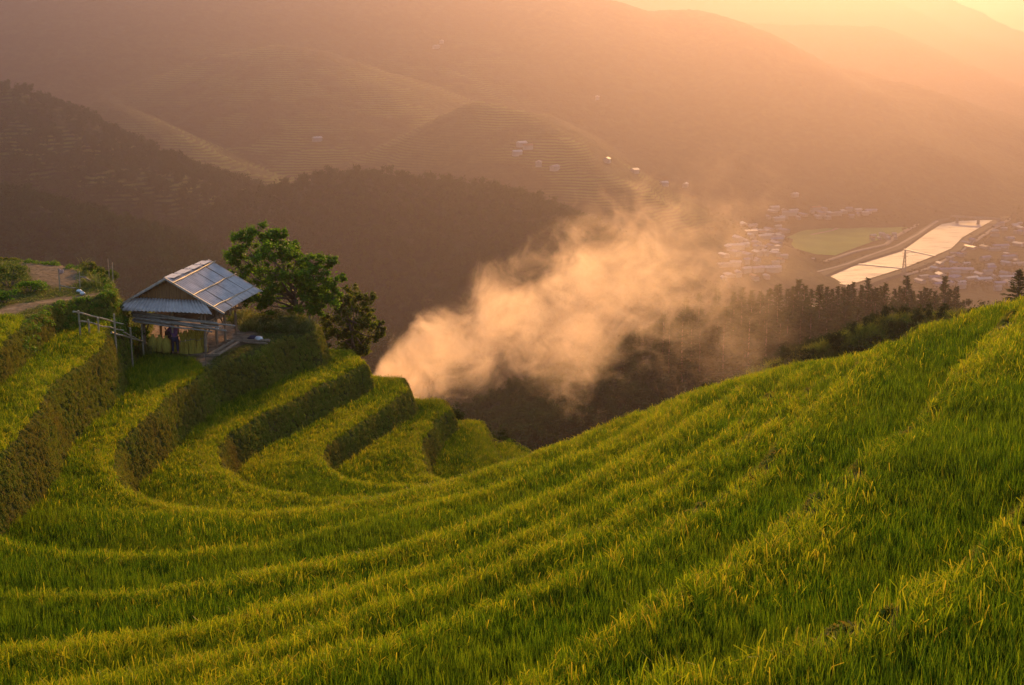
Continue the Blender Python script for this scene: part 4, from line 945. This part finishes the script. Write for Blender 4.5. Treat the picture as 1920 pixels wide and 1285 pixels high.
# ------------------------------------------------------------------ river, roads, fields, town
def sheet(name, px, z, mt, sub=None):
    P = [unz(a, b, z) for a, b in px]; return link(name, mesh_np(name, P, [tuple(range(len(P)))], mt))
ZV = VZ
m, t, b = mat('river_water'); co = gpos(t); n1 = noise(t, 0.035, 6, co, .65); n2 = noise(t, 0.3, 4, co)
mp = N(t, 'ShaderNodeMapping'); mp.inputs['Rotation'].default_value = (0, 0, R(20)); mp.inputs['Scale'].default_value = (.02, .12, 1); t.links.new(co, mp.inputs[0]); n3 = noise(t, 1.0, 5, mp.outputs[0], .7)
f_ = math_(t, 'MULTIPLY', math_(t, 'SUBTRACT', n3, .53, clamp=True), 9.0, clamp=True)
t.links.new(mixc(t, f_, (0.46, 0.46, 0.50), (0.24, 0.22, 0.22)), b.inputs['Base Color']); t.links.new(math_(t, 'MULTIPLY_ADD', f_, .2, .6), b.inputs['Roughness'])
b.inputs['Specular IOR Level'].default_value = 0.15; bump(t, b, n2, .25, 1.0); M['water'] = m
M['foam'] = simple('weir_foam', (.6, .58, .55), (.8, .78, .75), .2, .6, None, 0)
M['road'] = simple('pale_road', (.22, .19, .16), (.32, .28, .24), .05, .9, None, 0)
M['levee'] = simple('levee', (.03, .04, .018), (.09, .085, .05), .05, 1, None, 0)
M['paddy'] = simple('paddy', (.07, .20, .02), (.14, .30, .035), .02, 1, None, 0)
M['concrete'] = simple('concrete', (.2, .19, .18), (.3, .28, .26), .3, .9, None, 0)
LB = [(1420, 610), (1460, 575), (1510, 539), (1524, 526), (1602, 495), (1693, 468), (1745, 432), (1769, 419), (1795, 407), (1826, 402), (1862, 396), (1930, 389), (2050, 380)]
RB = [(1490, 610), (1540, 566), (1576, 547), (1592, 534), (1641, 519), (1696, 502), (1751, 480), (1784, 466), (1805, 445), (1837, 427), (1860, 414), (1882, 404), (1940, 397), (2060, 388)]
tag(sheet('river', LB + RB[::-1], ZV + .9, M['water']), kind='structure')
def ribbon(name, px, z, wdt, mt, h=.4, kind='structure'):
    P = [unz(a, b_, z) for a, b_ in px]; V_ = []
    for i, p in enumerate(P):
        d = (P[min(i + 1, len(P) - 1)] - P[max(i - 1, 0)]); d.z = 0; d.normalize(); s = Vector((-d.y, d.x, 0)) * wdt / 2
        V_ += [p + s * 1.5 + Vector((0, 0, -h)), p + s, p - s, p - s * 1.5 + Vector((0, 0, -h))]
    F_ = [(4 * i + k, 4 * i + k + 1, 4 * i + k + 5, 4 * i + k + 4) for i in range(len(P) - 1) for k in range(3)]
    return tag(link(name, mesh_np(name, V_, F_, mt)), kind=kind)
ribbon('levee', [(1505, 530), (1590, 494), (1682, 466), (1732, 431), (1757, 416), (1785, 404)], ZV + 4, 14, M['levee'], 4.5)
ribbon('levee_right', [(1600, 540), (1650, 522), (1704, 505), (1758, 484), (1792, 469), (1815, 447), (1846, 428), (1872, 412), (1892, 405)], ZV + 4, 12, M['levee'], 4.5)
ribbon('road', [(1460, 522), (1498, 507), (1535, 493), (1602, 471), (1660, 458), (1680, 442), (1717, 422), (1738, 409), (1790, 396), (1850, 390)], ZV + 2, 6, M['road'], 1.2)
ribbon('track', [(1529, 510), (1587, 495), (1628, 479), (1680, 461), (1719, 440), (1758, 414)], ZV + 4.6, 4, M['road'], .4)
ribbon('road_right', [(1696, 515), (1740, 503), (1786, 480), (1824, 454), (1860, 430), (1895, 409), (1960, 398)], ZV + 2, 5, M['road'], 1.2)
ribbon('road_far', [(1520, 440), (1560, 432), (1620, 406), (1680, 400), (1740, 404)], ZV + 1.4, 5, M['road'], .8)
tag(sheet('paddy_field', [(1474, 446), (1500, 434), (1566, 419), (1636, 422), (1706, 427), (1680, 441), (1640, 452), (1600, 466), (1566, 479), (1530, 477), (1490, 466)], ZV + 1.0, M['paddy']), kind='structure')
for a, b_ in (((1522, 526), (1592, 534)), ((1602, 494), (1693, 503)), ((1693, 467), (1753, 480))):
    p, q = unz(*a, ZV + 1.6), unz(*b_, ZV + 1.6); o = MB().bar(p - p, q - p, 5, .8).build('weir', M['foam'], loc=p); tag(o, kind='structure')
# bridge
p, q = unz(1783, 406, ZV + 12), unz(1876, 411.5, ZV + 12); e = empty('bridge', p); tag(e, 'low concrete road bridge crossing the river far down the valley', 'bridge'); d = q - p
MB().bar((0, 0, 0), d, 9, 2.2).build('deck', M['concrete'], e)
for s in (-1, 1):
    off = Vector((-d.y, d.x, 0)).normalized() * 4.3 * s; MB().bar(off + Vector((0, 0, 1.7)), d + off + Vector((0, 0, 1.7)), .3, 1.0).build('parapet', M['concrete'], e)
for f_ in (.13, .56, .97): MB().bar(d * f_ + Vector((0, 0, -13)), d * f_ + Vector((0, 0, -1.2)), 5, 2.2).build('pier', M['concrete'], e)
# pylon
p = unz(1694, 527, ZV + 1); H_ = und(1697, 468, p.y).z - p.z; e = empty('power_pylon', p); tag(e, 'thin steel lattice power pylon standing on the river bank', 'pylon'); mb = MB()
for k in range(4):
    sx, sy = (-1, 1)[k % 2], (-1, 1)[k // 2]; MB().bar((sx * 3.2, sy * 3.2, 0), (sx * .5, sy * .5, H_), .5).build('leg', M['concrete'], e)
for i in range(9):
    z0, z1 = H_ * i / 9, H_ * (i + 1) / 9; w0, w1 = 3.2 - 2.7 * i / 9, 3.2 - 2.7 * (i + 1) / 9
    for s in (-1, 1): mb.bar((-w0, s * w0, z0), (w1, s * w1, z1), .28); mb.bar((w0, s * w0, z0), (-w1, s * w1, z1), .28); mb.bar((s * w0, -w0, z0), (s * w1, w1, z1), .28)
mb.build('lattice', M['concrete'], e)
for z in (.78, .88, .97): MB().bar((-4.5, 0, H_ * z), (4.5, 0, H_ * z), .45).build('crossarm', M['concrete'], e)
# houses
M['wallp'] = simple('pale_wall', (.32, .3, .28), (.45, .43, .4), .1, .8, None, 0)
RF = [simple('roof_blue', (.16, .2, .34), (.24, .28, .45), .1, .6, None, 0), simple('roof_grey', (.25, .24, .25), (.38, .36, .37), .1, .7, None, 0), simple('roof_pale', (.42, .41, .42), (.6, .59, .6), .1, .5, None, 0), simple('roof_rust', (.22, .10, .06), (.32, .16, .1), .1, .8, None, 0)]
def house(kind, L=11, Wd=7, H=5.5):
    e = empty('house'); MB().box((0, 0, H / 2 - .5), (L, Wd, H + 1)).build('wall', M['wallp'], e)
    x, y = L / 2 + .6, Wd / 2 + .6; mb = MB(); mb.add([(-x, -y, H), (x, -y, H), (x, y, H), (-x, y, H), (-x, 0, H + 2.3), (x, 0, H + 2.3)], [(0, 1, 5, 4), (2, 3, 4, 5), (0, 4, 3), (1, 2, 5), (0, 3, 2, 1)]); mb.build('roof', RF[kind], e)
    return e
HP = [house(k) for k in range(4)]; hu = [False] * 4
def put_house(x, y, z, kind, rot, s, label, group):
    e = HP[kind] if not hu[kind] else copy_tree(HP[kind]); hu[kind] = True
    e.location = (x, y, z); e.rotation_euler = (0, 0, rot); e.scale = s; tag(e, label, 'house', group)
cn = ['blue roofed', 'grey roofed', 'pale roofed', 'rust roofed']
random.seed(31)
def hit(px, py, D0=400, D1=4000):
    prev = None
    for D in np.arange(D0, D1, 12):
        q = und(px, py, D)
        if fz(q.x, q.y) > q.z: return q
    return None
def town(n, x0, x1, y0, y1, where, group, wts, test=None, smin=.7, smax=1.5):
    k = 0; tries = 0; placed = []
    while k < n and tries < n * 30:
        tries += 1; px, py = random.uniform(x0, x1), random.uniform(y0, y1)
        if test and not test(px, py): continue
        q = hit(px, py, 1500, 3200)
        if q is None or q.z > VZ + 60: continue
        if any((q.x - a) ** 2 + (q.y - b_) ** 2 < 190 for a, b_ in placed): continue
        placed.append((q.x, q.y)); kd = random.choices(range(4), wts)[0]; s = random.uniform(smin, smax)
        put_house(q.x, q.y, max(fz(q.x, q.y), ZV), kd, R(random.choice((10, 25, 100, 115)) + random.uniform(-8, 8)), (s * random.uniform(.9, 1.6), s, random.uniform(.6, 1.1)), 'small %s house %s' % (cn[kd], where), group); k += 1
town(58, 1350, 1475, 425, 530, 'in the smoky village left of the paddy', 'village houses left of the paddy field', (3, 3, 5, 1), lambda a, b_: a < 1475 - (b_ - 425) * .15)
town(26, 1440, 1640, 398, 416, 'along the far edge of the paddy field', 'houses along the far edge of the paddy', (3, 2, 5, 1), lambda a, b_: b_ < 418 - (a - 1440) * .06)
town(56, 1720, 1915, 440, 545, 'in the town on the right bank', 'town houses on the right bank of the river', (6, 3, 3, 1), lambda a, b_: (a - 1740) * .62 > (505 - b_) * 1.0 + 0 and b_ > 440 + max(0, 1830 - a) * .45)
town(9, 1635, 1680, 444, 452, 'clustered at the corner of the paddy field', 'houses at the paddy corner', (1, 3, 4, 1), None, .6, .9)
town(10, 1850, 1915, 414, 440, 'beside the road beyond the bridge', 'houses beyond the bridge', (1, 3, 4, 1), None, .6, 1)
q = unz(1804, 511, ZV); put_house(q.x, q.y, ZV, 0, R(-8), (2.6, 2.0, 1.0), 'long blue roofed shed largest in the town on the right bank', None)
q = unz(1511, 491, ZV); put_house(q.x, q.y, ZV, 2, R(-6), (2.2, 1.0, .8), 'long white roofed shed beside the levee road', None)
for px, py, kd, where in ((595, 268, 2, 'alone low on the big hazy mountainside'), (828, 86, 2, 'highest on the hazy terraced mountainside'), (818, 93, 1, 'just below the highest house on the mountainside'), (978, 279, 2, 'at the top of the terraced spur'), (970, 292, 2, 'below the topmost house of the terraced spur'), (990, 286, 3, 'beside the topmost houses of the terraced spur'), (1010, 316, 1, 'on the near flank of the terraced spur'),
                          (1138, 307, 0, 'where the spur crest steps down'), (1190, 326, 2, 'on the lower crest of the spur'), (1245, 350, 2, 'near the foot of the spur crest'), (1285, 354, 2, 'at the foot of the spur'), (1490, 371, 2, 'alone above the far village'), (1040, 330, 1, 'among terraces below the spur village'), (1120, 190, 2, 'high on the orange hazy slope')):
    q = hit(px, py)
    if q: put_house(q.x, q.y, fz(q.x, q.y), kd, R(random.uniform(0, 90)), (random.uniform(1.0, 1.6), 1.2, 1), 'tiny %s house %s' % (cn[kd], where), 'scattered mountainside houses')
# valley trees: small dark clumps along levee and between houses
pts = []
while len(pts) < 900:
    px, py = random.uniform(1320, 1918), random.uniform(392, 545)
    if 1480 < px < 1690 and 425 < py < 478: continue
    q = unz(px, py, ZV); lb = np.interp(py, [396, 407, 432, 468, 495, 526, 545], [1862, 1795, 1745, 1693, 1602, 1524, 1500]); rb = np.interp(py, [404, 414, 445, 466, 480, 502, 534, 547], [1882, 1860, 1805, 1784, 1751, 1696, 1592, 1576])
    if lb - 12 < px < rb + 12: continue
    if vnoise(np.array(q.x / 60), np.array(q.y / 60), 5) < -.05: continue
    if fz(q.x, q.y) > VZ + 12 and random.random() < .7: continue
    pts.append((q.x, q.y, max(fz(q.x, q.y), ZV) - .5))
n = len(pts); s_ = RNG.uniform(.5, 1.2, n)
scatter('valley_trees', np.array(pts), np.column_stack([np.zeros((n, 2)), RNG.uniform(0, 6.28, n)]), np.stack([s_, s_, s_], -1), RNG.integers(0, 4, n), TP_, 'small hazy trees scattered between houses and fields on the valley floor')

# ------------------------------------------------------------------ smoke
SS = unz(706, 683, -19.0); SE = und(1395, 500, 96)
for D_ in np.arange(66, 90, .1):
    q = und(700, 694, D_)
    if gz(q.x, q.y) > q.z: SS = q; break
SS.z = gz(SS.x, SS.y)
lumpy('burning_straw_heap', (SS.x, SS.y, SS.z + .03), (.5, .4, .13), M['ash'], 'smouldering heap of charred straw at the foot of the smoke', 'straw heap', 40)
dx, dy = SE.x - SS.x, SE.y - SS.y; LS = math.hypot(dx, dy); srz = math.atan2(dy, dx)
def s_cz(x): return 4.6 * (1 - math.exp(-x / 7.5))
def s_r(x): return 0.6 + 4.3 * (max(x, 0) / 15) ** .75
V_ = []; n = 24; xs_ = [-1.2, -.6, 0, 1, 2.5, 4.5, 7, 10, 13, 16, 19, 22, 25, 28, 31, 34]
for i, x in enumerate(xs_):
    rr_ = s_r(x) * 2.05 * (0.02 if i == 0 else (.5 if i == 1 else (0.02 if i == len(xs_) - 1 else 1)))
    for k in range(n): V_.append((x, rr_ * .8 * math.cos(2 * math.pi * k / n), s_cz(max(x, 0)) + rr_ * math.sin(2 * math.pi * k / n)))
F_ = [(i * n + k, i * n + (k + 1) % n, (i + 1) * n + (k + 1) % n, (i + 1) * n + k) for i in range(len(xs_) - 1) for k in range(n)] + [tuple(range(n))[::-1], tuple((len(xs_) - 1) * n + k for k in range(n))]
m = bpy.data.materials.new('smoke'); m.use_nodes = True; t = m.node_tree; t.nodes.clear(); out = N(t, 'ShaderNodeOutputMaterial'); pv = N(t, 'ShaderNodeVolumePrincipled')
co = opos(t); sx = N(t, 'ShaderNodeSeparateXYZ'); t.links.new(co, sx.inputs[0]); X_, Y_, Z_ = sx.outputs
xp = math_(t, 'MAXIMUM', X_, 0.0)
cz = math_(t, 'MULTIPLY', math_(t, 'SUBTRACT', 1.0, math_(t, 'EXPONENT', math_(t, 'DIVIDE', xp, -7.5))), 4.6)
rad = math_(t, 'MULTIPLY_ADD', math_(t, 'POWER', math_(t, 'DIVIDE', xp, 15.0), .75), 4.3, .6)
dz0 = math_(t, 'DIVIDE', math_(t, 'SUBTRACT', Z_, cz), rad); dz_ = math_(t, 'MULTIPLY', dz0, math_(t, 'MULTIPLY_ADD', math_(t, 'GREATER_THAN', dz0, 0.0), .22, .78)); dy_ = math_(t, 'DIVIDE', Y_, math_(t, 'MULTIPLY', rad, .8))
q2 = math_(t, 'ADD', math_(t, 'MULTIPLY', dz_, dz_), math_(t, 'MULTIPLY', dy_, dy_))
mp = N(t, 'ShaderNodeMapping'); mp.inputs['Scale'].default_value = (.75, 1, 1); mp.inputs['Rotation'].default_value = (0, R(25), 0); t.links.new(co, mp.inputs[0])
nA = noise(t, .42, 9, mp.outputs[0], .70, 1.3); nB = noise(t, .11, 2, co)
nn = math_(t, 'ADD', math_(t, 'MULTIPLY', nA, .8), math_(t, 'MULTIPLY', nB, .35))
core = math_(t, 'MULTIPLY_ADD', math_(t, 'EXPONENT', math_(t, 'DIVIDE', xp, -3.0)), .30, 0.0)
thr = math_(t, 'MULTIPLY_ADD', q2, .10, .515)
dn = math_(t, 'MULTIPLY', math_(t, 'SUBTRACT', math_(t, 'ADD', nn, core), thr, clamp=True), 8.0)
fal = math_(t, 'DIVIDE', SMK_D0, math_(t, 'ADD', math_(t, 'MULTIPLY', xp, .22), 1.0)) if False else math_(t, 'DIVIDE', .54, math_(t, 'MULTIPLY_ADD', xp, .30, 1.0))
endf = math_(t, 'SUBTRACT', 1.0, math_(t, 'DIVIDE', math_(t, 'SUBTRACT', xp, 19.0), 14.0), clamp=True)
edge = math_(t, 'MULTIPLY', math_(t, 'SUBTRACT', 2.6, q2, clamp=True), 1.0)
dens = math_(t, 'MULTIPLY', math_(t, 'MULTIPLY', dn, fal), math_(t, 'MULTIPLY', math_(t, 'MINIMUM', endf, 1.0), edge))
t.links.new(dens, pv.inputs['Density']); pv.inputs['Color'].default_value = (.97, .79, .64, 1); pv.inputs['Anisotropy'].default_value = .6
t.links.new(pv.outputs[0], out.inputs['Volume']); m.cycles.volume_step_rate = 0.14
o = link('smoke', mesh_np('smoke', V_, F_, m), loc=SS); o.rotation_euler = (0, 0, srz); tag(o, 'orange lit smoke drifting from the burning straw across the ravine', kind='stuff')

# ------------------------------------------------------------------ tell the look-alikes apart: their order across the picture
ONES = 'zeroth first second third fourth fifth sixth seventh eighth ninth tenth eleventh twelfth thirteenth fourteenth fifteenth sixteenth seventeenth eighteenth nineteenth'.split()
def ordn(n):
    if n < 20: return ONES[n]
    d, u = divmod(n, 10); T = ['', '', 'twenty', 'thirty', 'forty', 'fifty', 'sixty', 'seventy']
    return (T[d][:-1] + 'ieth') if u == 0 else T[d] + ' ' + ONES[u]
grp = {}
for o in COL.objects:
    if o.parent is None and 'label' in o and o.get('category') in ('house', 'pine tree', 'pole'): grp.setdefault(o['label'], []).append(o)
for l, os_ in grp.items():
    if len(os_) < 2: continue
    if os_[0]['category'] == 'pole':
        os_.sort(key=lambda o: o.location.z)
        for i, o in enumerate(os_): o['label'] = 'weathered bamboo pole, %s from the bottom of the stack on the hut front' % ordn(i + 1)
    else:
        os_.sort(key=lambda o: proj(*o.location)[0])
        for i, o in enumerate(os_): o['label'] = ('leftmost ' if i == 0 else ('rightmost ' if i == len(os_) - 1 else ordn(i + 1).replace('y ', 'y-') + ' from left ')) + l
# ------------------------------------------------------------------ haze
HZ_DENS = 3.6e-4
mb = MB().box((0, 5700, -65), (15000, 13400, 600))
m = bpy.data.materials.new('haze'); m.use_nodes = True; t = m.node_tree; t.nodes.clear()
out = N(t, 'ShaderNodeOutputMaterial'); pv = N(t, 'ShaderNodeVolumePrincipled')
pv.inputs['Color'].default_value = (0.238, 0.200, 0.228, 1); pv.inputs['Density'].default_value = HZ_DENS; pv.inputs['Anisotropy'].default_value = 0.78
t.links.new(pv.outputs[0], out.inputs['Volume'])
tag(mb.build('haze', m), 'thin evening haze filling the valley', kind='stuff')
